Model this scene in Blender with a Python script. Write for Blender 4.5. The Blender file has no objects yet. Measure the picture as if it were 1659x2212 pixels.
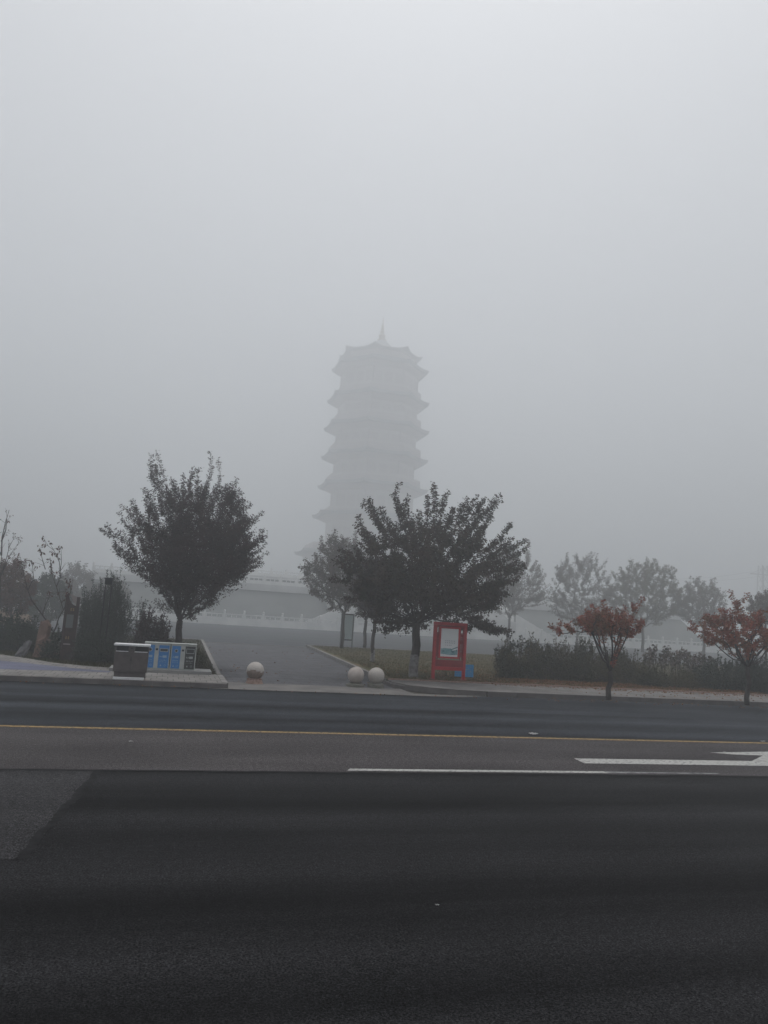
import bpy, math, random
import numpy as np
from mathutils import Vector

SC = bpy.context.scene
COL = SC.collection
PI = math.pi
# ------------------------------------------------------------------ camera
CAM_H = 2.2
YAW, ROLL = math.radians(15.0), math.radians(3.6)
FPX = 1663.0
PITCH = math.atan((1335 - 1106) / FPX * math.cos(ROLL))
Fv = np.array([math.sin(YAW) * math.cos(PITCH), math.cos(YAW) * math.cos(PITCH), math.sin(PITCH)])
R0 = np.array([math.cos(YAW), -math.sin(YAW), 0.0])
U0 = np.cross(R0, Fv)
Rv = math.cos(ROLL) * R0 + math.sin(ROLL) * U0
Uv = -math.sin(ROLL) * R0 + math.cos(ROLL) * U0
cd = bpy.data.cameras.new('camera')
cam = bpy.data.objects.new('camera', cd)
COL.objects.link(cam)
from mathutils import Matrix
cam.matrix_world = Matrix(((Rv[0], Uv[0], -Fv[0], 0), (Rv[1], Uv[1], -Fv[1], 0), (Rv[2], Uv[2], -Fv[2], CAM_H), (0, 0, 0, 1)))
cd.sensor_fit = 'VERTICAL'
cd.angle = 2 * math.atan(1106 / FPX)
cd.clip_end = 4000
cd.clip_start = 0.05
SC.camera = cam

# ------------------------------------------------------------------ sky, sun, exposure
SUN_EL, SUN_AZ = math.radians(79), math.radians(20)
w = bpy.data.worlds.new("World")
SC.world = w
w.use_nodes = True
nt = w.node_tree
nt.nodes.clear()
sky = nt.nodes.new('ShaderNodeTexSky')
sky.sky_type = 'NISHITA'
sky.sun_disc = False
sky.sun_elevation = SUN_EL
sky.sun_rotation = SUN_AZ
sky.air_density = 1.0
sky.dust_density = 4.0
hs = nt.nodes.new('ShaderNodeHueSaturation')
hs.inputs['Saturation'].default_value = 0.18
bg = nt.nodes.new('ShaderNodeBackground')
bg.inputs['Strength'].default_value = 0.15
wo = nt.nodes.new('ShaderNodeOutputWorld')
nt.links.new(sky.outputs[0], hs.inputs['Color'])
nt.links.new(hs.outputs[0], bg.inputs['Color'])
nt.links.new(bg.outputs[0], wo.inputs['Surface'])
sl = bpy.data.lights.new('sun', 'SUN')
sl.energy = 0.8
sl.angle = math.radians(25)
sl.color = (1.0, 0.98, 0.95)
so = bpy.data.objects.new('sun', sl)
COL.objects.link(so)
so.location = (0, 0, 60)
sd = Vector((math.sin(SUN_AZ) * math.cos(SUN_EL), math.cos(SUN_AZ) * math.cos(SUN_EL), math.sin(SUN_EL)))
so.rotation_euler = sd.to_track_quat('Z', 'Y').to_euler()
SC.view_settings.view_transform = 'Standard'
SC.view_settings.look = 'None'
SC.view_settings.gamma = 1
SC.view_settings.exposure = -0.06
SC.render.engine = 'CYCLES'
SC.cycles.max_bounces = 6
SC.cycles.diffuse_bounces = 2
SC.cycles.glossy_bounces = 2
SC.cycles.transmission_bounces = 2
SC.cycles.volume_bounces = 3
SC.cycles.use_denoising = True

# ------------------------------------------------------------------ helpers
def _ray(px, py):
    return Fv + (px - 829.5) / FPX * Rv - (py - 1106) / FPX * Uv
def gr(px, py, z=0.0):            # where a sight line meets the ground
    d = _ray(px, py); t = (z - CAM_H) / d[2]
    return (t * d[0], t * d[1])
def at(px, py, Y):                # where it meets the vertical plane y = Y
    d = _ray(px, py); t = Y / d[1]
    return (t * d[0], CAM_H + t * d[2])

def tag(o, label=None, cat=None, group=None, kind=None):
    if label: o['label'] = label
    if cat: o['category'] = cat
    if group: o['group'] = group
    if kind: o['kind'] = kind
    return o
def empty(name, loc, label, cat, group=None):
    o = bpy.data.objects.new(name, None)
    o.location = loc
    o.empty_display_size = 0.2
    COL.objects.link(o)
    return tag(o, label, cat, group)
def root_loc(p):
    v = Vector((0, 0, 0))
    while p is not None:
        v += p.location; p = p.parent
    return v

class MB:
    def __init__(s): s.v = []; s.f = []; s.m = []; s.cur = 0
    def add(s, vs, fs):
        n = len(s.v); s.v += [tuple(map(float, q)) for q in vs]; s.f += [tuple(n + i for i in q) for q in fs]; s.m += [s.cur] * len(fs); return s
    def box(s, cx, cy, cz, sx, sy, sz, rz=0.0, top=1.0):
        c, n = math.cos(rz), math.sin(rz); vs = []
        for k, z in ((1.0, -sz / 2), (top, sz / 2)):
            for x, y in ((-1, -1), (1, -1), (1, 1), (-1, 1)):
                X, Y = x * sx / 2 * k, y * sy / 2 * k
                vs.append((cx + c * X - n * Y, cy + n * X + c * Y, cz + z))
        return s.add(vs, [(0, 3, 2, 1), (4, 5, 6, 7), (0, 1, 5, 4), (1, 2, 6, 5), (2, 3, 7, 6), (3, 0, 4, 7)])
    def bx(s, x0, x1, y0, y1, z0, z1): return s.box((x0 + x1) / 2, (y0 + y1) / 2, (z0 + z1) / 2, abs(x1 - x0), abs(y1 - y0), abs(z1 - z0))
    def prism(s, pts, z0, z1):
        n = len(pts); vs = [(x, y, z0) for x, y in pts] + [(x, y, z1) for x, y in pts]
        return s.add(vs, [tuple(reversed(range(n))), tuple(range(n, 2 * n))] + [(i, (i + 1) % n, n + (i + 1) % n, n + i) for i in range(n)])
    def plate(s, pts, y0, y1):      # outline in x-z pushed from y0 back to y1
        n = len(pts); vs = [(x, y0, z) for x, z in pts] + [(x, y1, z) for x, z in pts]
        return s.add(vs, [tuple(range(n)), tuple(reversed(range(n, 2 * n)))] + [(i, n + i, n + (i + 1) % n, (i + 1) % n) for i in range(n)])
    def flat(s, pts, z): return s.add([(x, y, z) for x, y in pts], [tuple(range(len(pts)))])
    def lathe(s, prof, c=(0, 0, 0), n=24, ang=0.0):
        vs = [];
        for r, z in prof:
            for k in range(n):
                a = ang + 2 * PI * k / n; vs.append((c[0] + r * math.cos(a), c[1] + r * math.sin(a), c[2] + z))
        fs = []
        for i in range(len(prof) - 1):
            for k in range(n): fs.append((i * n + k, i * n + (k + 1) % n, (i + 1) * n + (k + 1) % n, (i + 1) * n + k))
        fs.append(tuple(reversed(range(n)))); fs.append(tuple(range((len(prof) - 1) * n, len(prof) * n)))
        return s.add(vs, fs)
    def tube(s, pts, rad, n=8, caps=True):
        pts = [Vector(p) for p in pts]; rad = rad if isinstance(rad, (list, tuple)) else [rad] * len(pts); vs = []
        for i, p in enumerate(pts):
            d = (pts[min(i + 1, len(pts) - 1)] - pts[max(i - 1, 0)]).normalized()
            a = d.orthogonal().normalized() if abs(d.z) > .9 else d.cross(Vector((0, 0, 1))).normalized(); b = d.cross(a)
            for k in range(n):
                t = 2 * PI * k / n; vs.append(p + (a * math.cos(t) + b * math.sin(t)) * rad[i])
        fs = []
        for i in range(len(pts) - 1):
            for k in range(n): fs.append((i * n + k, (i + 1) * n + k, (i + 1) * n + (k + 1) % n, i * n + (k + 1) % n))
        if caps: fs.append(tuple(range(n))); fs.append(tuple(reversed(range((len(pts) - 1) * n, len(pts) * n))))
        return s.add(vs, fs)
    def build(s, name, mats, parent=None, loc=None, smooth=False, bevel=0.0):
        off = root_loc(parent) if parent is not None else Vector(loc or (0, 0, 0))
        me = bpy.data.meshes.new(name)
        me.from_pydata([(a - off.x, b - off.y, c - off.z) for a, b, c in s.v], [], s.f)
        mats = mats if isinstance(mats, (list, tuple)) else [mats]
        for m in mats: me.materials.append(m)
        if len(mats) > 1: me.polygons.foreach_set('material_index', s.m)
        if smooth: me.polygons.foreach_set('use_smooth', [True] * len(me.polygons))
        me.update()
        o = bpy.data.objects.new(name, me); COL.objects.link(o)
        if parent is not None: o.parent = parent
        else: o.location = off
        if bevel:
            b = o.modifiers.new('bevel', 'BEVEL'); b.width = bevel; b.segments = 2; b.limit_method = 'ANGLE'
        return o

# ------------------------------------------------------------------ materials
def mat(name, col, rough=0.8, col2=None, scale=3.0, bump=0.0, bscale=40.0, spec=0.3, detail=5, stretch=None, metal=0.0, island=None, rsplit=(0.35, 0.65)):
    m = bpy.data.materials.new(name); m.use_nodes = True
    t = m.node_tree; b = t.nodes['Principled BSDF']
    b.inputs['Base Color'].default_value = (*col, 1)
    b.inputs['Roughness'].default_value = rough
    b.inputs['Specular IOR Level'].default_value = spec
    b.inputs['Metallic'].default_value = metal
    src = None
    if col2 or bump:
        g = t.nodes.new('ShaderNodeNewGeometry')
        mp = t.nodes.new('ShaderNodeMapping'); t.links.new(g.outputs['Position'], mp.inputs['Vector'])
        if stretch: mp.inputs['Scale'].default_value = stretch
    if col2:
        n = t.nodes.new('ShaderNodeTexNoise'); n.inputs['Scale'].default_value = scale; n.inputs['Detail'].default_value = detail
        t.links.new(mp.outputs[0], n.inputs['Vector'])
        r = t.nodes.new('ShaderNodeValToRGB')
        r.color_ramp.elements[0].position = rsplit[0]; r.color_ramp.elements[1].position = rsplit[1]
        r.color_ramp.elements[0].color = (*col, 1); r.color_ramp.elements[1].color = (*col2, 1)
        t.links.new(n.outputs['Fac'], r.inputs[0]); src = r.outputs[0]
    if island:                      # every leaf its own tint
        g2 = t.nodes.new('ShaderNodeNewGeometry'); r2 = t.nodes.new('ShaderNodeValToRGB')
        els = r2.color_ramp.elements
        while len(els) < len(island): els.new(0.5)
        for i, (p, c) in enumerate(island): els[i].position = p; els[i].color = (*c, 1)
        t.links.new(g2.outputs['Random Per Island'], r2.inputs[0])
        if src is not None:
            mx = t.nodes.new('ShaderNodeMix'); mx.data_type = 'RGBA'; mx.inputs[0].default_value = 0.5
            t.links.new(src, mx.inputs[6]); t.links.new(r2.outputs[0], mx.inputs[7]); src = mx.outputs[2]
        else: src = r2.outputs[0]
    if src is not None: t.links.new(src, b.inputs['Base Color'])
    if bump:
        n2 = t.nodes.new('ShaderNodeTexNoise'); n2.inputs['Scale'].default_value = bscale; n2.inputs['Detail'].default_value = 3
        t.links.new(g.outputs['Position'], n2.inputs['Vector'])
        bp = t.nodes.new('ShaderNodeBump'); bp.inputs['Strength'].default_value = bump; bp.inputs['Distance'].default_value = 0.02
        t.links.new(n2.outputs['Fac'], bp.inputs['Height']); t.links.new(bp.outputs[0], b.inputs['Normal'])
    return m

def asphalt(name, base, streak=0.35, grain=0.6):
    """aggregate speckle, faint wheel-track streaks along the road and blotches of wear"""
    m = bpy.data.materials.new(name); m.use_nodes = True
    t = m.node_tree; b = t.nodes['Principled BSDF']; L = t.links
    g = t.nodes.new('ShaderNodeNewGeometry')
    def noise(scale, st=(1, 1, 1), det=4):
        mp = t.nodes.new('ShaderNodeMapping'); mp.inputs['Scale'].default_value = st; L.new(g.outputs['Position'], mp.inputs['Vector'])
        n = t.nodes.new('ShaderNodeTexNoise'); n.inputs['Scale'].default_value = scale; n.inputs['Detail'].default_value = det
        L.new(mp.outputs[0], n.inputs['Vector']); return n.outputs['Fac']
    def mr(s, a, c):
        r = t.nodes.new('ShaderNodeMapRange'); L.new(s, r.inputs[0]); r.inputs[1].default_value = 0.3; r.inputs[2].default_value = 0.7
        r.inputs[3].default_value = a; r.inputs[4].default_value = c; return r.outputs[0]
    def mul(a, c):
        r = t.nodes.new('ShaderNodeMath'); r.operation = 'MULTIPLY'; L.new(a, r.inputs[0]); L.new(c, r.inputs[1]); return r.outputs[0]
    f = mul(mr(noise(1.0, (0.03, 0.9, 1)), 1 - streak, 1 + streak), mr(noise(60, det=1), 1 - grain, 1 + grain * 1.3))
    f = mul(f, mr(noise(0.7, (0.5, 1, 1), 8), 0.80, 1.22))
    f = mul(f, mr(noise(17, det=2), 1 - grain * .35, 1 + grain * .45)); f = mul(f, mr(noise(150, det=1), 1 - grain * .8, 1 + grain))
    v = t.nodes.new('ShaderNodeVectorMath'); v.operation = 'SCALE'; v.inputs[0].default_value = base; L.new(f, v.inputs['Scale'])
    L.new(v.outputs[0], b.inputs['Base Color'])
    b.inputs['Roughness'].default_value = 0.9; b.inputs['Specular IOR Level'].default_value = 0.08
    bp = t.nodes.new('ShaderNodeBump'); bp.inputs['Strength'].default_value = 0.5; bp.inputs['Distance'].default_value = 0.006
    L.new(noise(110, det=2), bp.inputs['Height']); L.new(bp.outputs[0], b.inputs['Normal'])
    return m

def paving(name, c1, c2, mortar, bw, bh, off=0.5, rz=0.0):
    m = bpy.data.materials.new(name); m.use_nodes = True
    t = m.node_tree; b = t.nodes['Principled BSDF']; L = t.links
    g = t.nodes.new('ShaderNodeNewGeometry'); mp = t.nodes.new('ShaderNodeMapping'); mp.inputs['Rotation'].default_value = (0, 0, rz)
    L.new(g.outputs['Position'], mp.inputs['Vector'])
    br = t.nodes.new('ShaderNodeTexBrick'); L.new(mp.outputs[0], br.inputs['Vector'])
    br.offset = off; br.inputs['Scale'].default_value = 1.0; br.inputs['Brick Width'].default_value = bw; br.inputs['Row Height'].default_value = bh
    br.inputs['Mortar Size'].default_value = 0.012; br.inputs['Color1'].default_value = (*c1, 1); br.inputs['Color2'].default_value = (*c2, 1); br.inputs['Mortar'].default_value = (*mortar, 1)
    n = t.nodes.new('ShaderNodeTexNoise'); n.inputs['Scale'].default_value = 1.3; n.inputs['Detail'].default_value = 8; L.new(g.outputs['Position'], n.inputs['Vector'])
    r = t.nodes.new('ShaderNodeMapRange'); L.new(n.outputs['Fac'], r.inputs[0]); r.inputs[1].default_value = .3; r.inputs[2].default_value = .7; r.inputs[3].default_value = .72; r.inputs[4].default_value = 1.2
    v = t.nodes.new('ShaderNodeVectorMath'); v.operation = 'SCALE'; L.new(br.outputs['Color'], v.inputs[0]); L.new(r.outputs[0], v.inputs['Scale'])
    L.new(v.outputs[0], b.inputs['Base Color']); b.inputs['Roughness'].default_value = 0.9; b.inputs['Specular IOR Level'].default_value = 0.2
    return m

M = {
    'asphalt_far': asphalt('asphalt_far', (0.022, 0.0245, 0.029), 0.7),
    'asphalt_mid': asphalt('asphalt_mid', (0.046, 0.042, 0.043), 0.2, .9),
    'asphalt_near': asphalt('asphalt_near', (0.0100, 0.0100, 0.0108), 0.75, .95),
    'asphalt_old': asphalt('asphalt_old', (0.025, 0.0245, 0.026), 0.2, .9),
    'inner_road': asphalt('inner_road', (0.066, 0.071, 0.077), 0.2, 0.2),
    'bluepath': asphalt('bluepath', (0.13, 0.135, 0.19), 0.2, 0.3),
    'driveway': paving('driveway', (0.102, 0.101, 0.110), (0.080, 0.081, 0.088), (0.040, 0.041, 0.045), 0.6, 0.3),
    'tiles': paving('tiles', (0.235, 0.222, 0.208), (0.195, 0.187, 0.178), (0.08, 0.077, 0.075), 0.3, 0.6),
    'tiles2': paving('tiles2', (0.19, 0.18, 0.172), (0.165, 0.157, 0.15), (0.10, 0.095, 0.095), 0.4, 0.4),
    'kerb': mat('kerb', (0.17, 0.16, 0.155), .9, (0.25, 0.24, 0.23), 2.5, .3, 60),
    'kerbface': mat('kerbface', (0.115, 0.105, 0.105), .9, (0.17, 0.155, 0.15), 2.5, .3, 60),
    'apron': mat('apron', (0.115, 0.11, 0.108), .9, (0.175, 0.165, 0.155), 1.2, .2, 60),
    'yellow': mat('yellow', (0.32, 0.22, 0.095), .8, (0.08, 0.07, 0.055), 14, spec=.1, detail=9, rsplit=(.48, .66)),
    'tar': mat('tar', (0.010, 0.010, 0.011), .9, (0.020, 0.020, 0.021), 9, spec=.08),
    'white_line': mat('white_line', (0.42, 0.42, 0.40), .8, (0.14, 0.14, 0.14), 16, spec=.1, detail=9, rsplit=(.50, .68)),
    'faded': mat('faded', (0.022, 0.026, 0.033), .9, (0.075, 0.078, 0.085), 6, spec=.08, detail=8, rsplit=(.45, .7)),
    'worn_line': mat('worn_line', (0.10, 0.10, 0.105), .8, (0.30, 0.30, 0.30), 9, spec=.2),
    'lawn': mat('lawn', (0.060, 0.062, 0.028), .95, (0.12, 0.088, 0.045), 0.8, .6, 25, .1, 8),
    'bedsoil': mat('bedsoil', (0.040, 0.038, 0.026), .95, (0.065, 0.055, 0.036), 1.5, .6, 25, .1),
    'ground': mat('ground', (0.06, 0.06, 0.045), .95, (0.09, 0.08, 0.06), 0.1, spec=.1),
    'marble': mat('marble', (0.66, 0.67, 0.66), .6, (0.78, 0.78, 0.76), 0.8),
    'slab': mat('slab', (0.48, 0.48, 0.475), .8, (0.58, 0.58, 0.57), 0.4),
    'embank': mat('embank', (0.11, 0.12, 0.118), .95, (0.15, 0.16, 0.155), 0.35),
    'rooftile': mat('rooftile', (0.26, 0.265, 0.27), .8, (0.32, 0.325, 0.33), 2),
    'timber': mat('timber', (0.42, 0.37, 0.36), .8, (0.46, 0.41, 0.40), 1),
    'pagwall': mat('pagwall', (0.48, 0.44, 0.42), .8, (0.52, 0.48, 0.46), 1),
    'dark': mat('dark', (0.02, 0.022, 0.022), .5),
    'gold': mat('gold', (0.30, 0.22, 0.08), .4, metal=.5),
    'granite': mat('granite', (0.40, 0.37, 0.34), .75, (0.52, 0.48, 0.45), 45, .15, 90, detail=3),
    'granite2': mat('granite2', (0.38, 0.33, 0.30), .8, (0.50, 0.45, 0.42), 3.5, .15, 90, detail=6),
    'tone': mat('tone', (0.20, 0.155, 0.13), .85, (0.30, 0.235, 0.20), 9, .2, 80, detail=6),
    'pinkstone': mat('pinkstone', (0.24, 0.15, 0.12), .85, (0.34, 0.24, 0.20), 14, .3, 80),
    'greenstone': mat('greenstone', (0.12, 0.12, 0.10), .9, (0.20, 0.19, 0.165), 9, .3, 80),
    'binbody': mat('binbody', (0.085, 0.070, 0.068), .5, (0.115, 0.096, 0.094), 6, spec=.4),
    'steel': mat('steel', (0.72, 0.72, 0.73), .4, (0.82, 0.82, 0.83), 8, spec=.5),
    'palesteel': mat('palesteel', (0.42, 0.44, 0.42), .5, (0.50, 0.52, 0.50), 4, spec=.4),
    'blue': mat('blue', (0.022, 0.17, 0.45), .5, (0.035, 0.21, 0.52), 6, spec=.4),
    'blue2': mat('blue2', (0.025, 0.29, 0.68), .5, (0.06, 0.37, 0.74), 9, spec=.3),
    'charcoal': mat('charcoal', (0.022, 0.028, 0.028), .5, (0.035, 0.04, 0.04), 6, spec=.4),
    'mark': mat('mark', (0.30, 0.42, 0.55), .6), 'mark2': mat('mark2', (0.42, 0.44, 0.44), .6),
    'red': mat('red', (0.42, 0.022, 0.032), .6, (0.52, 0.035, 0.046), 5, .1, 60, .3),
    'darkred': mat('darkred', (0.24, 0.018, 0.027), .6, (0.31, 0.025, 0.035), 5, spec=.3),
    'paper': mat('paper', (0.86, 0.89, 0.91), .5, (0.90, 0.92, 0.94), 2, spec=.3),
    'teal': mat('teal', (0.20, 0.40, 0.44), .5, (0.34, 0.52, 0.56), 7), 'teal2': mat('teal2', (0.07, 0.20, 0.25), .5, (0.14, 0.28, 0.32), 12),
    'ink': mat('ink', (0.20, 0.26, 0.31), .6),
    'brownwood': mat('brownwood', (0.040, 0.026, 0.026), .7, (0.062, 0.038, 0.036), 6, .2, 50),
    'greypanel': mat('greypanel', (0.13, 0.145, 0.14), .6), 'ochre': mat('ochre', (0.32, 0.22, 0.09), .6), 'palestrip': mat('palestrip', (0.30, 0.26, 0.25), .7),
    'glassboard': mat('glassboard', (0.42, 0.50, 0.52), .25, (0.48, 0.56, 0.57), 2, spec=.5),
    'blackmetal': mat('blackmetal', (0.018, 0.019, 0.022), .5),
    'rock': mat('rock', (0.13, 0.082, 0.065), .9, (0.24, 0.165, 0.135), 3, .8, 9), 'rock2': mat('rock2', (0.11, 0.085, 0.075), .9, (0.20, 0.15, 0.13), 4, .8, 9),
    'greyrock': mat('greyrock', (0.12, 0.12, 0.125), .9, (0.18, 0.18, 0.185), 4, .6, 9),
    'bark': mat('bark', (0.045, 0.038, 0.036), .95, (0.085, 0.072, 0.068), 7, .6, 30, .1, stretch=(3, 3, .7)),
    'barkgrey': mat('barkgrey', (0.075, 0.068, 0.064), .95, (0.12, 0.11, 0.10), 7, .6, 30, .1, stretch=(3, 3, .7)),
    'limewash': mat('limewash', (0.30, 0.295, 0.30), .9, (0.17, 0.16, 0.155), 9, .3, 40, .1),
    'trash': mat('trash', (0.40, 0.40, 0.385), .8, (0.22, 0.22, 0.21), 40),
    'pale': mat('pale', (0.50, 0.46, 0.47), .8), 'tan': mat('tan', (0.36, 0.24, 0.16), .8),
    'concrete': mat('concrete', (0.22, 0.22, 0.22), .8, (0.28, 0.28, 0.27), 2),
}
def leafmat(name, cols, clump1, clump2, sc=0.9):
    n = len(cols)
    return mat(name, clump1, .75, clump2, sc, spec=.15, island=[(i / max(1, n - 1), c) for i, c in enumerate(cols)])
M['leaf_plum'] = leafmat('leaf_plum', [(0.045, 0.028, 0.032), (0.070, 0.040, 0.042), (0.030, 0.036, 0.032), (0.11, 0.060, 0.052)], (0.028, 0.030, 0.030), (0.075, 0.040, 0.042))
M['leaf_plum2'] = leafmat('leaf_plum2', [(0.048, 0.036, 0.036), (0.075, 0.052, 0.044), (0.040, 0.048, 0.030), (0.13, 0.09, 0.055)], (0.032, 0.038, 0.030), (0.078, 0.052, 0.045))
M['leaf_olive'] = leafmat('leaf_olive', [(0.14, 0.14, 0.06), (0.18, 0.15, 0.07), (0.06, 0.07, 0.045), (0.15, 0.10, 0.055)], (0.06, 0.065, 0.04), (0.11, 0.085, 0.055))
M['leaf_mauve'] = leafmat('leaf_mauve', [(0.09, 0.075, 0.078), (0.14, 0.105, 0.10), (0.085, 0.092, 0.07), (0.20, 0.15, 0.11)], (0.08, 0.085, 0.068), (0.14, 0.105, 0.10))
M['leaf_red'] = leafmat('leaf_red', [(0.34, 0.075, 0.05), (0.20, 0.075, 0.05), (0.44, 0.16, 0.07), (0.13, 0.11, 0.055)], (0.34, 0.06, 0.05), (0.11, 0.085, 0.05), 1.8)
M['leaf_rust'] = leafmat('leaf_rust', [(0.10, 0.035, 0.03), (0.16, 0.05, 0.03), (0.06, 0.045, 0.03)], (0.09, 0.04, 0.034), (0.05, 0.045, 0.035), 1.6)
M['leaf_green'] = leafmat('leaf_green', [(0.028, 0.045, 0.034), (0.045, 0.065, 0.045), (0.022, 0.036, 0.030), (0.07, 0.09, 0.06)], (0.028, 0.042, 0.034), (0.050, 0.064, 0.046))
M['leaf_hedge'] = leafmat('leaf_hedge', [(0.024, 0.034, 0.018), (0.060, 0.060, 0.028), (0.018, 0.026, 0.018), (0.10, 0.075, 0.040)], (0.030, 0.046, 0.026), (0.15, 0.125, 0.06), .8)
M['leaf_yg'] = leafmat('leaf_yg', [(0.05, 0.06, 0.025), (0.08, 0.075, 0.03), (0.035, 0.045, 0.02)], (0.04, 0.05, 0.02), (0.075, 0.06, 0.03), 1.5)
M['leaf_fall'] = leafmat('leaf_fall', [(0.30, 0.08, 0.04), (0.24, 0.12, 0.045), (0.38, 0.19, 0.07), (0.14, 0.06, 0.04)], (0.18, 0.07, 0.04), (0.14, 0.09, 0.05), 2)
M['grass'] = leafmat('grass', [(0.06, 0.068, 0.026), (0.12, 0.105, 0.042), (0.05, 0.06, 0.024), (0.17, 0.125, 0.06)], (0.055, 0.062, 0.026), (0.14, 0.105, 0.05), .6)

# ------------------------------------------------------------------ foliage
def unit(a): return a / np.maximum(np.linalg.norm(a, axis=-1, keepdims=True), 1e-9)
def np_mesh(name, V, Fq, material, parent=None, loc=None):
    off = np.array(root_loc(parent) if parent is not None else (loc or (0, 0, 0)))
    V = np.asarray(V, dtype=np.float32) - off.astype(np.float32); Fq = np.asarray(Fq, dtype=np.int32)
    me = bpy.data.meshes.new(name)
    me.vertices.add(len(V)); me.vertices.foreach_set('co', V.ravel())
    k = Fq.shape[1]
    me.loops.add(Fq.size); me.loops.foreach_set('vertex_index', Fq.ravel())
    me.polygons.add(len(Fq)); me.polygons.foreach_set('loop_start', np.arange(0, Fq.size, k, dtype=np.int32))
    me.materials.append(material); me.update(calc_edges=True)
    o = bpy.data.objects.new(name, me); COL.objects.link(o)
    if parent is not None: o.parent = parent
    else: o.location = Vector(off)
    return o
def leaf_quads(P, D, size, rng, aspect=0.5):
    n = len(P); D = unit(D); S = unit(np.cross(D, rng.normal(size=(n, 3)))); N = np.cross(D, S)
    sz = (size * rng.uniform(.65, 1.25, n))[:, None]
    a = P; b = P + D * sz * .45 + S * sz * aspect * .5 + N * sz * .08; c = P + D * sz; d = P + D * sz * .45 - S * sz * aspect * .5 + N * sz * .08
    V = np.stack([a, b, c, d], 1).reshape(-1, 3)
    return V, np.arange(4 * n).reshape(-1, 4)
def frusta(A, B, ra, rb, n=5):
    D = unit(B - A); ref = np.where(np.abs(D[:, 2:3]) > .9, [[1., 0, 0]], [[0, 0, 1.]]); X = unit(np.cross(D, ref)); Y = np.cross(D, X)
    t = np.arange(n) * 2 * PI / n; C, S_ = np.cos(t)[None, :, None], np.sin(t)[None, :, None]
    ring = X[:, None] * C + Y[:, None] * S_
    V = np.concatenate([A[:, None] + ring * ra[:, None, None], B[:, None] + ring * rb[:, None, None]], 1)
    m = len(A); base = (np.arange(m) * 2 * n)[:, None, None]; k = np.arange(n); k2 = (k + 1) % n
    q = np.stack([k, k2, n + k2, n + k], 1)[None]
    return V.reshape(-1, 3), (base + q).reshape(-1, 4)

def grow(fork, targets, rng, step=.28, wob=.05, start=None, up=.12, forced=0):
    pos = [np.array(p, float) for p in (start or [fork])]; par = list(range(-1, len(pos) - 1))
    first = len(pos) - 1
    arr = np.zeros((60000, 3)); arr[:len(pos)] = pos; n = len(pos); parent = np.full(60000, -1); parent[:n] = par
    f = np.array(fork, float); tips = []
    for ti, t in enumerate(targets):
        d = arr[first:n] - t; dist = np.linalg.norm(d, axis=1)
        out = np.linalg.norm(arr[first:n] - f, axis=1)
        cost = dist + .35 * out + np.where(arr[first:n, 2] > t[2] + .15, 2.0, 0)
        i = first if ti < forced else first + int(np.argmin(cost)); L = np.linalg.norm(t - arr[i])
        k = max(1, int(math.ceil(L / step))); prev = i; p0 = arr[i].copy()
        side = rng.normal(size=3) * wob * L
        for j in range(1, k + 1):
            u = j / k; b = math.sin(PI * u)
            p = p0 + (t - p0) * u + side * b * .5
            p[2] -= up * L * b * .6 * (1 if rng.random() < .75 else -1)
            arr[n] = p; parent[n] = prev; prev = n; n += 1
        tips.append(prev)
    return arr[:n], parent[:n], tips, first

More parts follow.
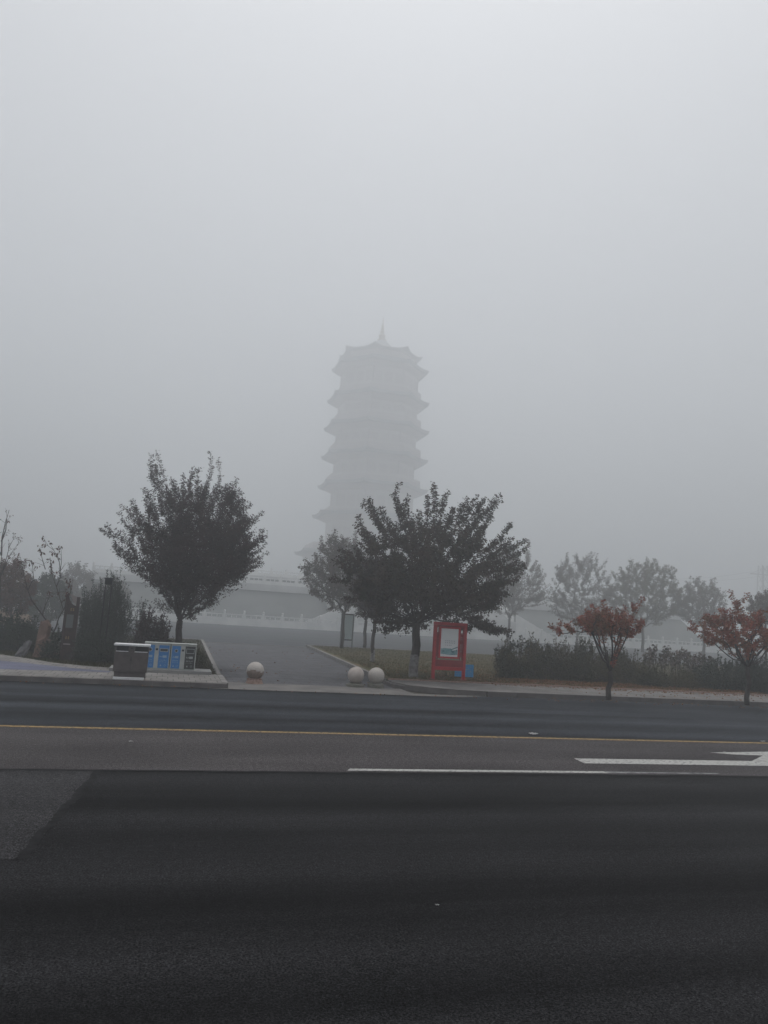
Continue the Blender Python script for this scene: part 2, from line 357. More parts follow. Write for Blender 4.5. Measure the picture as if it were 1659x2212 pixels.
def tree(name, label, base, fork_z, env, offset=(0, 0), n_t=500, leaf=.09, n_leaf=30000, mat_leaf='leaf_plum', mat_bark='bark', trunk_r=.11, seed=1,
         shoots=.7, shoot_n=None, squash=1.0, lean=(0, 0), lime=0.0, group=None, cat='tree', droop=.25, aspect=.5, outer=.45, parts=('trunk', 'crown'), min_z=None, limbs=6, limb_r=.5, fill=0, extra=None, clear=None, fill_top=.78):
    """env = [(height, crown radius)...]; boughs are grown towards points spread through that volume, leafy shoots leave it"""
    rng = np.random.default_rng(seed)
    bx, by, bz = base
    root = empty(name, base, label, cat, group)
    fork = np.array([bx + lean[0], by + lean[1], bz + fork_z])
    zs = np.array([e[0] for e in env]); rs = np.array([e[1] for e in env])
    T = []
    while len(T) < n_t:
        z = rng.uniform(zs[0], zs[-1]); r = np.interp(z, zs, rs)
        if rng.random() > (r / rs.max()) ** 1.3: continue
        a = rng.uniform(0, 2 * PI); rr = r * rng.random() ** outer * (1 + .12 * math.sin(3 * a + seed) + .08 * math.sin(5 * a + z))
        k = (z - zs[0]) / (zs[-1] - zs[0])
        if clear and rr * math.sin(a) < .4 and z < clear: continue
        T.append((bx + offset[0] * min(1, k * 2 + .3) + rr * math.cos(a), by + offset[1] + rr * math.sin(a) * squash, bz + z))
    T = T + list(extra or [])
    T = np.array(T); T = T[np.argsort(np.linalg.norm(T - fork, axis=1))]
    zl_ = max(zs[0], fork_z + .25); lb = []
    for q_ in range(limbs):
        a = 2 * PI * (q_ + rng.uniform(-.3, .3)) / limbs; zz = zl_ + rng.uniform(.1, .35) * (zs[-1] - zl_) * .8; r = np.interp(zz, zs, rs) * limb_r * rng.uniform(.6, 1.2)
        lb.append((fork[0] + offset[0] * .4 + r * math.cos(a), fork[1] + r * math.sin(a) * squash, bz + zz))
    T = np.concatenate([np.array(lb).reshape(-1, 3), T])
    nseg = 5
    st = [np.array([bx, by, bz - .05]) + (fork - np.array([bx, by, bz - .05])) * (i / nseg) + np.array([math.sin(i * 1.3 + seed), math.cos(i * 1.7 + seed), 0]) * .02 * min(i, nseg - i) for i in range(nseg + 1)]
    arr, par, tips, first = grow(fork, T, rng, start=st, forced=limbs)
    n0 = len(arr)
    # shoots leave the crown, rising outward and arching
    ext, ep = [], []
    cen = fork + np.array([0, 0, .3])
    cnt = n0
    edgy = [q_ for q_ in tips if np.linalg.norm(arr[q_][:2] - np.array([bx + offset[0], by + offset[1]])) > .7 * np.interp(arr[q_][2] - bz, zs, rs)]
    for ti in (tips + edgy if shoot_n is None else [tips[i] for i in rng.choice(len(tips), shoot_n)]):
        p = arr[ti]; d = unit(p - cen); k = (p[2] - bz - zs[0]) / (zs[-1] - zs[0]); rad = np.interp(p[2] - bz, zs, rs)
        edge = np.linalg.norm(p[:2] - np.array([bx + offset[0], by + offset[1]])) / max(rad, .1)
        L = shoots * (.18 + rng.random() ** 2.2) * (0.45 + .55 * max(edge, k))
        d = unit(d + rng.normal(size=3) * .22 + np.array([0, 0, .25])); prev = ti; m = 4
        for j in range(m):
            d = unit(d + np.array([0, 0, -.07]) + rng.normal(size=3) * .05)
            p = p + d * L / m; ext.append(p); ep.append(prev); prev = cnt; cnt += 1
    arr = np.concatenate([arr, np.array(ext)]); par = np.concatenate([par, np.array(ep, int)])
    n = len(arr); c = np.zeros(n); haschild = np.zeros(n, bool); haschild[par[par >= 0]] = True
    c[~haschild] = 1
    for i in range(n - 1, 0, -1):
        if par[i] >= 0: c[par[i]] += c[i]
    rad = trunk_r * .9 * (c / c.max()) ** .47; rad = np.maximum(rad, .0045)
    rad[:first + 1] = np.linspace(trunk_r * 1.15, trunk_r * .92, first + 1)
    i = np.arange(1, n); i = i[par[i] >= 0]; A, B = arr[par[i]], arr[i]
    ra = np.where(par[i] <= first, rad[par[i]], np.minimum(rad[par[i]], rad[i] * 1.25)); ra = np.where(i <= first, rad[par[i]], ra)
    low = i <= first
    ra = np.where((~low) & (par[i] <= first), rad[i] * 1.1, ra)
    tr = MB(); tpts = [tuple(q) for q in arr[:first + 1]]
    tr.tube(tpts, [float(q) for q in rad[:first + 1]], 10)
    trunk = tr.build(parts[0], M[mat_bark], root, smooth=True)
    big = (~low) & (rad[i] > trunk_r * .16)
    V, Fq = frusta(A[big], B[big], ra[big], rad[i][big], 7)
    if len(V): np_mesh('bough', V, Fq, M[mat_bark], root)
    if lime:
        lm = MB(); h = [q for q in tpts if q[2] - bz <= lime]; k = len(h)
        e = arr[0] + (fork - arr[0]) * ((lime + .05) / (fork[2] - arr[0][2])); h = h + [tuple(e)]
        lm.tube(h, [float(np.interp(q[2], arr[:first + 1, 2], rad[:first + 1])) + .004 for q in h], 10, caps=False)
        tag(lm.build('painted_trunk_base', M['limewash'], trunk, smooth=True), 'trunk base painted white')
    small = (~low) & (~big)
    V1, F1 = frusta(A[small], B[small], ra[small], rad[i][small], 4)
    # leaves along thin twigs
    th = small & (c[i] <= 5)
    if min_z is not None: th = th & (B[:, 2] - bz > min_z)
    idx = np.nonzero(th)[0]; ln = np.linalg.norm(B[idx] - A[idx], axis=1); pr = ln / ln.sum()
    s = rng.choice(len(idx), n_leaf, p=pr); u = rng.random(n_leaf)[:, None]
    P = A[idx][s] * (1 - u) + B[idx][s] * u; dd = unit(B[idx][s] - A[idx][s])
    sidev = unit(np.cross(dd, rng.normal(size=(n_leaf, 3))))
    D = dd * .5 + sidev * rng.uniform(.5, 1.2, (n_leaf, 1)) + np.array([0, 0, -droop])
    P = P + sidev * rng.uniform(0, .4, (n_leaf, 1)) * leaf + rng.normal(size=(n_leaf, 3)) * leaf * .35
    if fill:
        core = T[limbs:]; cc = core[np.linalg.norm(core - core.mean(0), axis=1) < np.percentile(np.linalg.norm(core - core.mean(0), axis=1), 78)]
        cc = cc[cc[:, 2] < np.percentile(core[:, 2], 100 * fill_top)]
        P = np.concatenate([P, cc[rng.choice(len(cc), fill)] + rng.normal(size=(fill, 3)) * .16]); D = np.concatenate([D, rng.normal(size=(fill, 3)) + np.array([0, 0, -.3])])
    if clear:
        ok = ~((P[:, 1] < by - .2) & (P[:, 2] < bz + clear - .25)); P, D = P[ok], D[ok]
    V2, F2 = leaf_quads(P, D, leaf, rng, aspect)
    np_mesh('twigs', V1, F1, M[mat_bark], root)
    np_mesh(parts[1], V2, F2, M[mat_leaf], root)
    return root

def shrub(name, label, base, blobs, n_leaf, leaf, mat_leaf, seed, cat='shrub', stems=14, up=.6, aspect=.45, group=None, spikes=0, spike_len=.4, stem_mat='bark'):
    """blobs = [(dx, dy, z, rx, ry, rz)]: leaves sit on twigs spread through these lobes"""
    rng = np.random.default_rng(seed); root = empty(name, base, label, cat, group); b = np.array(base)
    w_ = np.array([q[3] * q[4] * q[5] for q in blobs]); w_ = w_ ** .8; w_ /= w_.sum(); Q = np.array(blobs)
    ntw = max(60, n_leaf // 14); k = rng.choice(len(blobs), ntw, p=w_); g = unit(rng.normal(size=(ntw, 3))) * (rng.random((ntw, 1)) ** .38)
    C = b + Q[k, :3] + g * Q[k, 3:6]; C[:, 2] = np.maximum(C[:, 2], b[2] + .03)
    dirv = unit(g * .6 + np.array([0, 0, up]) + rng.normal(size=(ntw, 3)) * .35)
    L = np.full(ntw, .28) * rng.uniform(.5, 1.3, ntw)
    if spikes:
        top = np.argsort(-(g[:, 2] + rng.normal(size=ntw) * .2))[:spikes]; L[top] = spike_len * rng.uniform(.6, 1.4, len(top)); dirv[top] = unit(dirv[top] + np.array([0, 0, 1.2]))
    E = C + dirv * L[:, None]
    s = rng.choice(ntw, n_leaf, p=L / L.sum()); u = rng.random((n_leaf, 1)); P = C[s] * (1 - u) + E[s] * u
    D = dirv[s] * .5 + rng.normal(size=(n_leaf, 3)) * .6 + np.array([0, 0, .1])
    V, Fq = leaf_quads(P, D, leaf, rng, aspect); np_mesh('foliage', V, Fq, M[mat_leaf], root)
    # stems from the ground to random lobes
    pick = rng.choice(ntw, min(ntw, stems * 6)); foot = b + (C[pick] - b) * np.array([.35, .35, 0]) ; foot[:, 2] = b[2] - .02
    mid = foot * .45 + C[pick] * .55 + rng.normal(size=C[pick].shape) * .05
    A = np.concatenate([foot, mid, C]); B = np.concatenate([mid, C[pick], E]); r1 = np.concatenate([np.full(len(pick), .012), np.full(len(pick), .008), np.full(ntw, .0035)])
    V, Fq = frusta(A, B, r1, r1 * .7, 4); np_mesh('stems', V, Fq, M[stem_mat], root)
    return root

# ================================================================== THE SETTING
def S(mb, name, m, smooth=False): return tag(mb.build(name, m, smooth=smooth), kind='structure')
def sheet(name, pts, z, m): return S(MB().flat(pts, z), name, m)
sheet('ground', [(-640, -200), (640, -200), (640, 640), (-640, 640)], -0.06, M['ground'])
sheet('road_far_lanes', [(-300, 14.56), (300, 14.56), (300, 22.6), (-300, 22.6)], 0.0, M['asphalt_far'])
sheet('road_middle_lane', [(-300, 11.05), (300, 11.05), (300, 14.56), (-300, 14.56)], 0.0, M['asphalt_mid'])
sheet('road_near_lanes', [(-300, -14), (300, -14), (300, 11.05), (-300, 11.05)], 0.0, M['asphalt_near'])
rr = random.Random(3)
old = [(-60, 7.36)] + [(-60 + 59 * i / 20 , 7.36 + rr.uniform(-.02, .02)) for i in range(1, 20)] + [(-1.02, 7.36)]
old += [(-.98 + .3 * i / 12 + rr.uniform(-.01, .01), 7.36 + 3.6 * i / 12) for i in range(1, 12)] + [(-0.68, 11.04), (-60, 11.04)]
sheet('road_old_patch', old, 0.004, M['asphalt_old'])
rr2 = random.Random(8)
n_ = 70; ed = [(-1.02 + .34 * i / n_ + rr2.uniform(-.012, .012) + .015 * math.sin(i * .35), 7.36 + 3.68 * i / n_) for i in range(n_ + 1)]
sheet('tar_seam', [(x - .03 - rr2.uniform(0, .015), y) for x, y in ed] + [(x + .04 + rr2.uniform(0, .02), y) for x, y in reversed(ed)], 0.006, M['tar'])
ed = [(-60 + i * .5, 11.03 + rr2.uniform(-.012, .012)) for i in range(400)]
sheet('tar_seam', [(x, y - .10 + rr2.uniform(-.03, .03)) for x, y in ed] + [(x, y) for x, y in reversed(ed)], 0.007, M['tar'])
# painted lines
sheet('yellow_line', [(-200, 14.46), (200, 14.46), (200, 14.61), (-200, 14.61)], 0.005, M['yellow'])
sheet('white_line', [(2.68, 11.13), (6.9, 11.13), (6.9, 11.27), (2.75, 11.27)], 0.005, M['white_line'])
g0 = gr(985, 1521); g1 = gr(1659, 1543)
sheet('faded_lane_line', [(g0[0], g0[1] - .06), (40, g0[1] - .06), (40, g0[1] + .08), (g0[0], g0[1] + .08)], 0.005, M['faded'])
g2 = gr(20, 1497); g3 = gr(290, 1499)
sheet('faded_lane_line', [(g2[0] - 8, g2[1] - .05), (g3[0], g2[1] - .05), (g3[0], g2[1] + .06), (g2[0] - 8, g2[1] + .06)], 0.005, M['faded'])
sheet('worn_white_line', [(6.9, 11.14), (9.0, 11.15), (9.0, 11.22), (6.9, 11.26)], 0.005, M['worn_line'])
def ap(x, y): return gr(x * .33865 + 1097.2, y * .33865 + 1563.5, 0.005)
A1, A2, A3, A4, A5 = ap(422, 221), ap(487, 252), ap(1000, 266), ap(1600, 279), ap(1600, 249)
shaft = [(A1[0], A1[1]), (A2[0], A2[1]), (14.6, A2[1] - .02), (14.6, A1[1] + .03)]
arrow = MB().flat(shaft, 0.006)
b1, b2, b3 = ap(1597, 247), ap(1628, 202), ap(1345, 191)
arrow.flat([(b1[0], A1[1] + .032), (11.7, A1[1] + .032), (12.3, b2[1] + .5), (b3[0] - .1, b3[1] + .12), (b3[0] + .35, b2[1] + .03), (b2[0], b2[1])], 0.006)
S(arrow, 'road_arrow', M['white_line'])

# left pavement with its stone kerb
E_ = lambda x, y, z=.14: gr(x * .29763, y * .29763 + 1179.5, z)
edge = [E_(-400, 735), E_(-200, 760), E_(0, 787), E_(200, 815), E_(400, 848), E_(600, 868), E_(812, 884)]
edge = [(-40, 47.0), (-22, 38.5)] + [p for p in edge] + [(-1.5, 24.95), (1.62, 24.95)]
pav = MB().prism([(-200, 22.16)] + [(1.62, 22.16), (1.62, 24.95)] + edge[::-1][1:] + [(-200, 60)], -.05, .14)
S(pav, 'pavement', M['tiles'])
bt = [(-400, 800), (-200, 812), (0, 832), (200, 850), (400, 872), (600, 892), (800, 908)]
bb = [(800, 916), (600, 908), (400, 902), (200, 898), (0, 893), (-200, 889), (-400, 886)]
sheet('cycle_path', [E_(*p, .146) for p in bt + bb], .146, M['bluepath'])
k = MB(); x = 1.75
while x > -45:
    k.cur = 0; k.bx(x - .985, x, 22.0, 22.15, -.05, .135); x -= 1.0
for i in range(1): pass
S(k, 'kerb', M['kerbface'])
S(MB().bx(1.62, 1.78, 22.16, 24.8, -.05, .15), 'kerb', M['kerb'])
kk = MB()
for i in range(24):
    y0 = 24.82 + i * 1.05; x0 = 1.66 + (y0 - 24.8) / 25 * .5
    kk.box(x0 + .02, y0 + .51, .05, .15, 1.03, .22, rz=-.02)
S(kk, 'driveway_kerb', M['kerb'])
# planting bed on the left
bed = MB().prism(edge + [(2.05, 49.7), (-40, 49.7)], -.05, .12)
S(bed, 'planting_bed', M['bedsoil'])
# driveway and its apron
sheet('apron', [(1.78, 22.3), (7.3, 22.35), (7.3, 23.9), (1.78, 23.9)], 0.012, M['apron'])
sheet('apron_edge', [(1.2, 21.85), (8.6, 21.9), (9.6, 22.5), (7.0, 22.4), (1.78, 22.36), (1.78, 22.0)], 0.016, M['apron'])
sheet('driveway', [(1.78, 23.9), (7.1, 23.9), (7.3, 27), (8.75, 49.9), (1.9, 49.9)], 0.010, M['driveway'])
# inner road
sheet('inner_road', [(-120, 50.1), (200, 50.1), (200, 104.2), (-120, 104.2)], 0.0, M['inner_road'])
ik = MB().bx(-120, 2.1, 49.72, 50.1, -.05, .16).bx(2.1, 8.75, 49.9, 50.1, -.05, .03).bx(8.75, 200, 49.75, 50.1, -.05, .18)
S(ik, 'inner_kerb', M['kerb'])
# right pavement, rounded corner at the driveway
corner = [(7.25, 25.6), (7.2, 24.6), (7.45, 23.9), (8.1, 23.25), (8.9, 22.85), (9.7, 22.66)]
inner = [(x + .1, y + .13) for x, y in corner[1:]]
S(MB().prism([(9.8, 22.79), (200, 22.79), (200, 25.6), (7.35, 25.6)] + inner, -.05, .14), 'pavement', M['tiles2'])
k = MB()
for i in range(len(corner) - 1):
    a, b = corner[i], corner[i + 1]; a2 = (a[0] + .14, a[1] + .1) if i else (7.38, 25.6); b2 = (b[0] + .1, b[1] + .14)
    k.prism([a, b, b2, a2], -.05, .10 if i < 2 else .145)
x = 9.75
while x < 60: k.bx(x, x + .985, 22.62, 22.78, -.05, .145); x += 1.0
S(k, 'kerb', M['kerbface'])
k = MB(); x = 7.4
while x < 60: k.bx(x, x + .97, 25.6, 25.72, -.05, .18 + rr.uniform(-.006, .006)); x += .98
S(k, 'lawn_edging', M['pinkstone'])
lawn = MB().prism([(7.36, 25.73), (200, 25.73), (200, 49.74), (8.95, 49.74), (7.5, 28)], -.05, .15)
S(lawn, 'lawn', M['lawn'])
k = MB()
for i in range(24):
    t0, t1 = i / 24, (i + .97) / 24; P0 = (7.2 + 1.55 * t0, 25.75 + 24 * t0); P1 = (7.2 + 1.55 * t1, 25.75 + 24 * t1)
    k.prism([P0, P1, (P1[0] + .15, P1[1]), (P0[0] + .15, P0[1])], -.05, .17)
S(k, 'lawn_kerb', M['kerb'])
sheet('far_plaza', [(-120, 104.2), (200, 104.2), (200, 400), (-120, 400)], -0.01, M['inner_road'])

# grass, litter: nobody could count them
def scatter(name, poly, n, size, m, z, seed, flat=False, power=1.0, y_near=None):
    rng = np.random.default_rng(seed); P = np.array(poly); lo, hi = P.min(0), P.max(0); out = []
    while len(out) < n:
        q = lo + rng.random((n * 2, 2)) * (hi - lo)
        if y_near is not None: q[:, 1] = lo[1] + (hi[1] - lo[1]) * rng.random(n * 2) ** power
        ins = np.zeros(len(q), bool); j = len(P) - 1
        for i in range(len(P)):
            c = ((P[i, 1] > q[:, 1]) != (P[j, 1] > q[:, 1])) & (q[:, 0] < (P[j, 0] - P[i, 0]) * (q[:, 1] - P[i, 1]) / (P[j, 1] - P[i, 1] + 1e-12) + P[i, 0]); ins ^= c; j = i
        out += list(q[ins])
    q = np.array(out[:n]); p3 = np.concatenate([q, np.full((n, 1), z)], 1)
    D = rng.normal(size=(n, 3)) * ([.9, .9, .12] if flat else [.35, .35, .05]) + ([0, 0, .1] if flat else [0, 0, 1])
    V, Fq = leaf_quads(p3, D, size, rng, .6 if flat else .22)
    return tag(np_mesh(name, V, Fq, M[m]), kind='stuff')
scatter('lawn_grass', [(7.6, 25.8), (34, 25.8), (50, 49.6), (9.1, 49.6)], 90000, .085, 'grass', .14, 5, y_near=True, power=1.3)
scatter('bed_grass', edge[1:] + [(1.6, 25.1), (2.0, 49.6), (-30, 49.6)], 60000, .10, 'leaf_yg', .11, 6, y_near=True, power=1.6)
scatter('fallen_leaves', [(10.5, 25.74), (40, 25.74), (40, 27.3), (10.5, 26.6)], 5200, .075, 'leaf_fall', .165, 7, flat=True)
scatter('fallen_leaves', [(11, 25.0), (30, 24.2), (30, 25.6), (11, 25.6)], 900, .07, 'leaf_fall', .146, 8, flat=True)
scatter('fallen_leaves', [(13, 22.8), (26, 22.8), (26, 25.5), (13, 25.5)], 260, .07, 'leaf_fall', .146, 9, flat=True)
scatter('fallen_leaves', [(1.9, 24), (7.2, 24), (8.4, 45), (2.1, 45)], 160, .07, 'leaf_fall', .014, 12, flat=True)
scatter('fallen_leaves', [(-20, 21.6), (30, 21.8), (30, 22.55), (9.8, 22.55), (7, 21.9), (1.7, 21.95), (-20, 21.95)], 320, .06, 'leaf_fall', .02, 13, flat=True)
scatter('fallen_leaves', [(9.5, 25.74), (28, 25.74), (30, 29), (10, 30)], 2500, .075, 'leaf_fall', .18, 14, flat=True)
scatter('fallen_leaves', [(7.6, 25.8), (18, 25.8), (14, 34), (8.2, 34)], 500, .07, 'leaf_fall', .17, 10, flat=True)
for z_, pl in ((.17, [(13.5, 26), (26, 26), (26, 28.0), (12.5, 28.2)]),): scatter('fallen_leaves', pl, 9000, .08, 'leaf_fall', z_, 11, flat=True)

# ================================================================== PAGODA ON ITS PODIUM
def balustrade(name, label, x0, x1, y, z, spacing, ph, gh, base_h, group=None):
    root = empty(name, (x0, y, z), label, 'balustrade', group)
    MB().bx(x0 - .3, x1 + .3, y - .22, y + .22, z - .02, z + base_h).build('plinth', M['marble'], root)
    n = int((x1 - x0) / spacing); post = panel = None
    for i in range(n + 1):
        x = x0 + i * spacing
        if post is None:
            p = MB().bx(x - .15, x + .15, y - .15, y + .15, z + base_h, z + base_h + ph * .74)
            p.lathe([(.10, 0), (.16, .03), (.16, .06), (.10, .09), (.15, .16), (.16, .26), (.12, .36), (.02, .42)], (x, y, z + base_h + ph * .74), 12)
            post = p.build('post', M['marble'], root); post0 = x
        else:
            o = post.copy(); COL.objects.link(o); o.parent = root; o.location = (x - post0, 0, 0)
        if i == n: break
        if panel is None:
            a, b = x + .16, x + spacing - .16; q = MB()
            q.bx(a, b, y - .08, y + .08, z + base_h, z + base_h + gh * .48)
            q.bx(a, b, y - .09, y + .09, z + base_h + gh * .84, z + base_h + gh)
            for t in (0.0, .33, .66, 1.0):
                c = a + .08 + (b - a - .16) * t; q.lathe([(.05, 0), (.09, gh * .12), (.05, gh * .22), (.09, gh * .36)], (c, y, z + base_h + gh * .48), 8)
            panel = q.build('panel', M['marble'], root)
        else:
            o = panel.copy(); COL.objects.link(o); o.parent = root; o.location = (i * spacing, 0, 0)
    return root
balustrade('balustrade', 'long white marble balustrade along the far edge of the grey plaza, lowest of all', -24, 106, 106, 0, 2.6, 1.45, .95, .55)

PK = 265 / 152.0
PC = (37.9 * PK, 265.0)
def zk(z): return CAM_H + (z - CAM_H) * PK
pod = empty('podium', (38, 125, 0), 'broad dark battered terrace with pale stone cornice carrying the pagoda', 'podium')
b = MB(); X0, X1 = -12, 92
b.add([(X0 - 3, 119.5, -.05), (X1 + 3, 119.5, -.05), (X1 + 3, 320, -.05), (X0 - 3, 320, -.05), (X0, 125, 5.3), (X1, 125, 5.3), (X1, 316, 5.3), (X0, 316, 5.3)],
      [(0, 3, 2, 1), (4, 5, 6, 7), (0, 1, 5, 4), (1, 2, 6, 5), (2, 3, 7, 6), (3, 0, 4, 7)])
b.build('embankment', M['embank'], pod)
MB().bx(X0 - .4, X1 + .4, 124.5, 316.4, 5.302, 6.35).build('cornice', M['slab'], pod)
MB().bx(6, 91, 137, 305, 6.352, 8.2).build('upper_terrace', M['embank'], pod)
MB().bx(5.6, 91.4, 136.6, 136.99, 7.7, 8.2).build('terrace_cornice', M['slab'], pod)
balustrade('balustrade', 'white marble balustrade on the front rim of the dark terrace', X0 + .3, 24.0, 124.9, 6.35, 2.6, 1.45, .95, .12)
balustrade('balustrade', 'white marble balustrade on the terrace rim right of the broad stairs', 53.5, X1 - .3, 124.9, 6.35, 2.6, 1.45, .95, .12)
balustrade('balustrade', 'pale balustrade around the upper terrace at the foot of the pagoda', 6.4, 69.6, 137.2, 8.2, 2.6, 1.35, .9, .1)
# stairs towards the road with stepped lower flights to both sides
st = empty('grand_staircase', (38, 124, 0), 'wide pale stone stairs with sloping parapets climbing the dark terrace', 'staircase')
sm = MB(); n = 20; ZL = 2.9
for i in range(n):
    t0 = i / n; sm.bx(24.4, 53.2, 116.0 + 8.4 * t0, 124.45, (ZL + 3.42 * t0) if i else -.04, ZL + 3.42 * (i + 1) / n - .003)
sm.build('upper_flight', M['slab'], st)
MB().bx(26, 53.0, 113.0, 115.99, -.04, ZL).build('landing', M['slab'], st)
def flight(x0, x1):
    q = MB(); m = 14
    for i in range(m):
        a = x0 + (x1 - x0) * i / m; c = x0 + (x1 - x0) * (i + 1) / m; q.bx(min(a, c), max(a, c), 113.2, 115.9, -.04, ZL * (i + 1) / m - .004)
    return q
flight(20.2, 25.99).build('lower_flight', M['slab'], st); flight(58.6, 53.01).build('lower_flight', M['slab'], st)
def para(pts, y0, y1): return MB().plate(pts, y0, y1)
for x in (23.7, 53.25):
    q = MB(); q.add([(x, 115.8, ZL), (x + .65, 115.8, ZL), (x + .65, 124.4, 6.33), (x, 124.4, 6.33), (x, 115.8, ZL + 1.25), (x + .65, 115.8, ZL + 1.25), (x + .65, 124.4, 7.6), (x, 124.4, 7.6)],
                     [(0, 3, 2, 1), (4, 5, 6, 7), (0, 1, 5, 4), (1, 2, 6, 5), (2, 3, 7, 6), (3, 0, 4, 7)]); q.build('parapet', M['marble'], st)
for xa, xb in ((19.4, 26.0), (59.4, 53.0)):
    para([(xa, 0), (xb, 0), (xb, ZL + 1.1), (xa, 1.0)], 112.7, 113.1).build('parapet', M['marble'], st)

pg = empty('pagoda', (PC[0], PC[1], 8.2), 'tall eight sided pagoda with seven tiers of upturned eaves and a spire, fading into fog', 'pagoda')
ANG = PI / 8
def octring(r, z, lift=0.0, seg=4):
    out = []
    for k in range(8):
        a, c = ANG + k * PI / 4, ANG + (k + 1) * PI / 4
        for j in range(seg):
            t = j / seg; u = abs(2 * t - 1)
            rr_ = 1 + .05 * lift * u ** 3
            x = r * rr_ * (math.cos(a) * (1 - t) + math.cos(c) * t); y = r * rr_ * (math.sin(a) * (1 - t) + math.sin(c) * t)
            out.append((PC[0] + x, PC[1] + y, z + lift * u ** 3))
    return out
def loft(rings, cap=True):
    q = MB(); n = len(rings[0]); vs = sum(rings, []); fs = []
    for i in range(len(rings) - 1):
        for k in range(n): fs.append((i * n + k, i * n + (k + 1) % n, (i + 1) * n + (k + 1) % n, (i + 1) * n + k))
    if cap: fs.append(tuple(reversed(range(n)))); fs.append(tuple(range((len(rings) - 1) * n, len(rings) * n)))
    q.add(vs, fs); return q
tiers = [(14.2, 15.6, 11.4), (22.0, 12.4, 9.0), (28.2, 11.7, 8.4), (34.4, 11.4, 8.3), (40.5, 11.3, 8.3), (46.5, 11.0, 8.2), (53.4, 10.5, 8.1)]
tiers = [(zk(a), b * PK, c * PK) for a, b, c in tiers]
floor = 8.2
for i, (ez, er, wr) in enumerate(tiers):
    s = loft([octring(wr, floor), octring(wr, ez - 2.0)]).build('storey', M['pagwall'], pg)
    for k in range(8):
        a = ANG + k * PI / 4; MB().lathe([(.38, 0), (.34, ez - 2.0 - floor)], (PC[0] + wr * math.cos(a), PC[1] + wr * math.sin(a), floor), 10).build('column', M['timber'], s)
    h = (ez - 2.0 - floor)                      # doors and lattice windows on the faces towards the road
    for k in range(8):
        a = ANG + (k + .5) * PI / 4; ap_ = wr * math.cos(PI / 8) + .04
        if math.sin(a) > -.5: continue
        for off in (-.36, 0, .36):
            tx, ty = -math.sin(a), math.cos(a); c = (PC[0] + ap_ * math.cos(a) + tx * off * wr * .75, PC[1] + ap_ * math.sin(a) + ty * off * wr * .75)
            MB().box(c[0], c[1], floor + h * .42, .16, wr * .2, h * .62, rz=a).build('window', M['timber'], s)
    loft([octring(wr + .1, ez - 2.2), octring(wr + (er - wr) * .45, ez - 1.2), octring(er * .93, ez - .45, .2)]).build('bracket_ring', M['timber'], s)
    top = ez + 1.9 if i < 6 else ez + 1.6
    loft([octring(er * .95, ez - .75, .35), octring(er * .97, ez + .25, .45), octring(er * .86, ez + .7, .2), octring(er * .75, ez + 1.2, .1), octring(wr * .95, max(top, ez + 2.2))]).build('roof', M['rooftile'], pg)
    if i < 6:
        nz = tiers[i + 1]; br = (13.3, 10.15, 9.85, 9.6, 9.3, 9.0)[i]; bt_ = (16.0, 23.4, 30.3, 36.8, 43.0, 48.8)[i]; br *= PK; bt_ = zk(bt_)
        bal = loft([octring(br - .1, ez + .9), octring(br, ez + 1.2), octring(br, bt_ - 1.0)]).build('balcony', M['timber'], pg)
        rl = MB()
        outer, inn = octring(br, bt_ - 1.0), octring(br - .14, bt_ - 1.0)
        for zz0, zz1 in ((.06, .75), (.88, 1.0)):
            m_ = len(outer)
            for k in range(m_):
                k2 = (k + 1) % m_; P = [outer[k], outer[k2], inn[k2], inn[k]]
                rl.prism([(p[0], p[1]) for p in P], bt_ - 1.0 + zz0, bt_ - 1.0 + zz1)
        rl.build('railing', M['pagwall'], bal)
        floor = bt_ - .98
# double roof at the top, then the spire
s = loft([octring(7.4 * PK, zk(54.8)), octring(7.4 * PK, zk(56.0))]).build('attic_wall', M['pagwall'], pg)
loft([octring(r_ * PK, zk(z_), l_) for r_, z_, l_ in ((8.4, 56.0, .9), (8.6, 56.25, 1.0), (6.4, 56.7, .3), (4.2, 57.6, 0), (2.2, 58.9, 0), (.9, 60.2, 0))]).build('top_roof', M['rooftile'], pg)
MB().lathe([(r_ * PK, z_ * PK) for r_, z_ in [(.9, 0), (1.0, .4), (.5, .6), (.75, 1.1), (.75, 1.4), (.3, 1.8), (.5, 2.2), (.22, 2.5), (.4, 2.9), (.18, 3.2), (.3, 3.5), (.12, 3.8), (.05, 5.6)]], (PC[0], PC[1], zk(60.0)), 14).build('spire', M['gold'], pg)

# pylon far right
PD = 215; pt = at(1648, 1222, PD); PX = pt[0]
py = empty('pylon', (PX, PD, 0), 'faint grey lattice pylon with cross arms at the right edge of the fog', 'pylon')
q = MB(); H = pt[1]
for sx in (-1, 1):
    for sy in (-1, 1): q.tube([(PX + sx * 2.0, PD + sy * 2.0, 0), (PX + sx * 1.0, PD + sy * .9, H)], .14, 5)
for i in range(9):
    z0, z1 = H * i / 9, H * (i + 1) / 9; r0, r1 = 2.0 - 1.1 * i / 9, 2.0 - 1.1 * (i + 1) / 9
    for sy in (-1, 1):
        q.tube([(PX - r0, PD + sy * r0, z0), (PX + r1, PD + sy * r1, z1)], .09, 4); q.tube([(PX + r0, PD + sy * r0, z0), (PX - r1, PD + sy * r1, z1)], .09, 4)
        q.tube([(PX + sy * r0, PD - r0, z0), (PX + sy * r1, PD + r1, z1)], .09, 4)
q.build('lattice', M['concrete'], py)
q = MB()
for z in (H - 3.0,): q.box(PX, PD, z, 10, .35, .35); q.tube([(PX - 5, PD, z), (PX, PD, z + 2.0), (PX + 5, PD, z)], .08, 4)
q.build('cross_arm', M['concrete'], py)
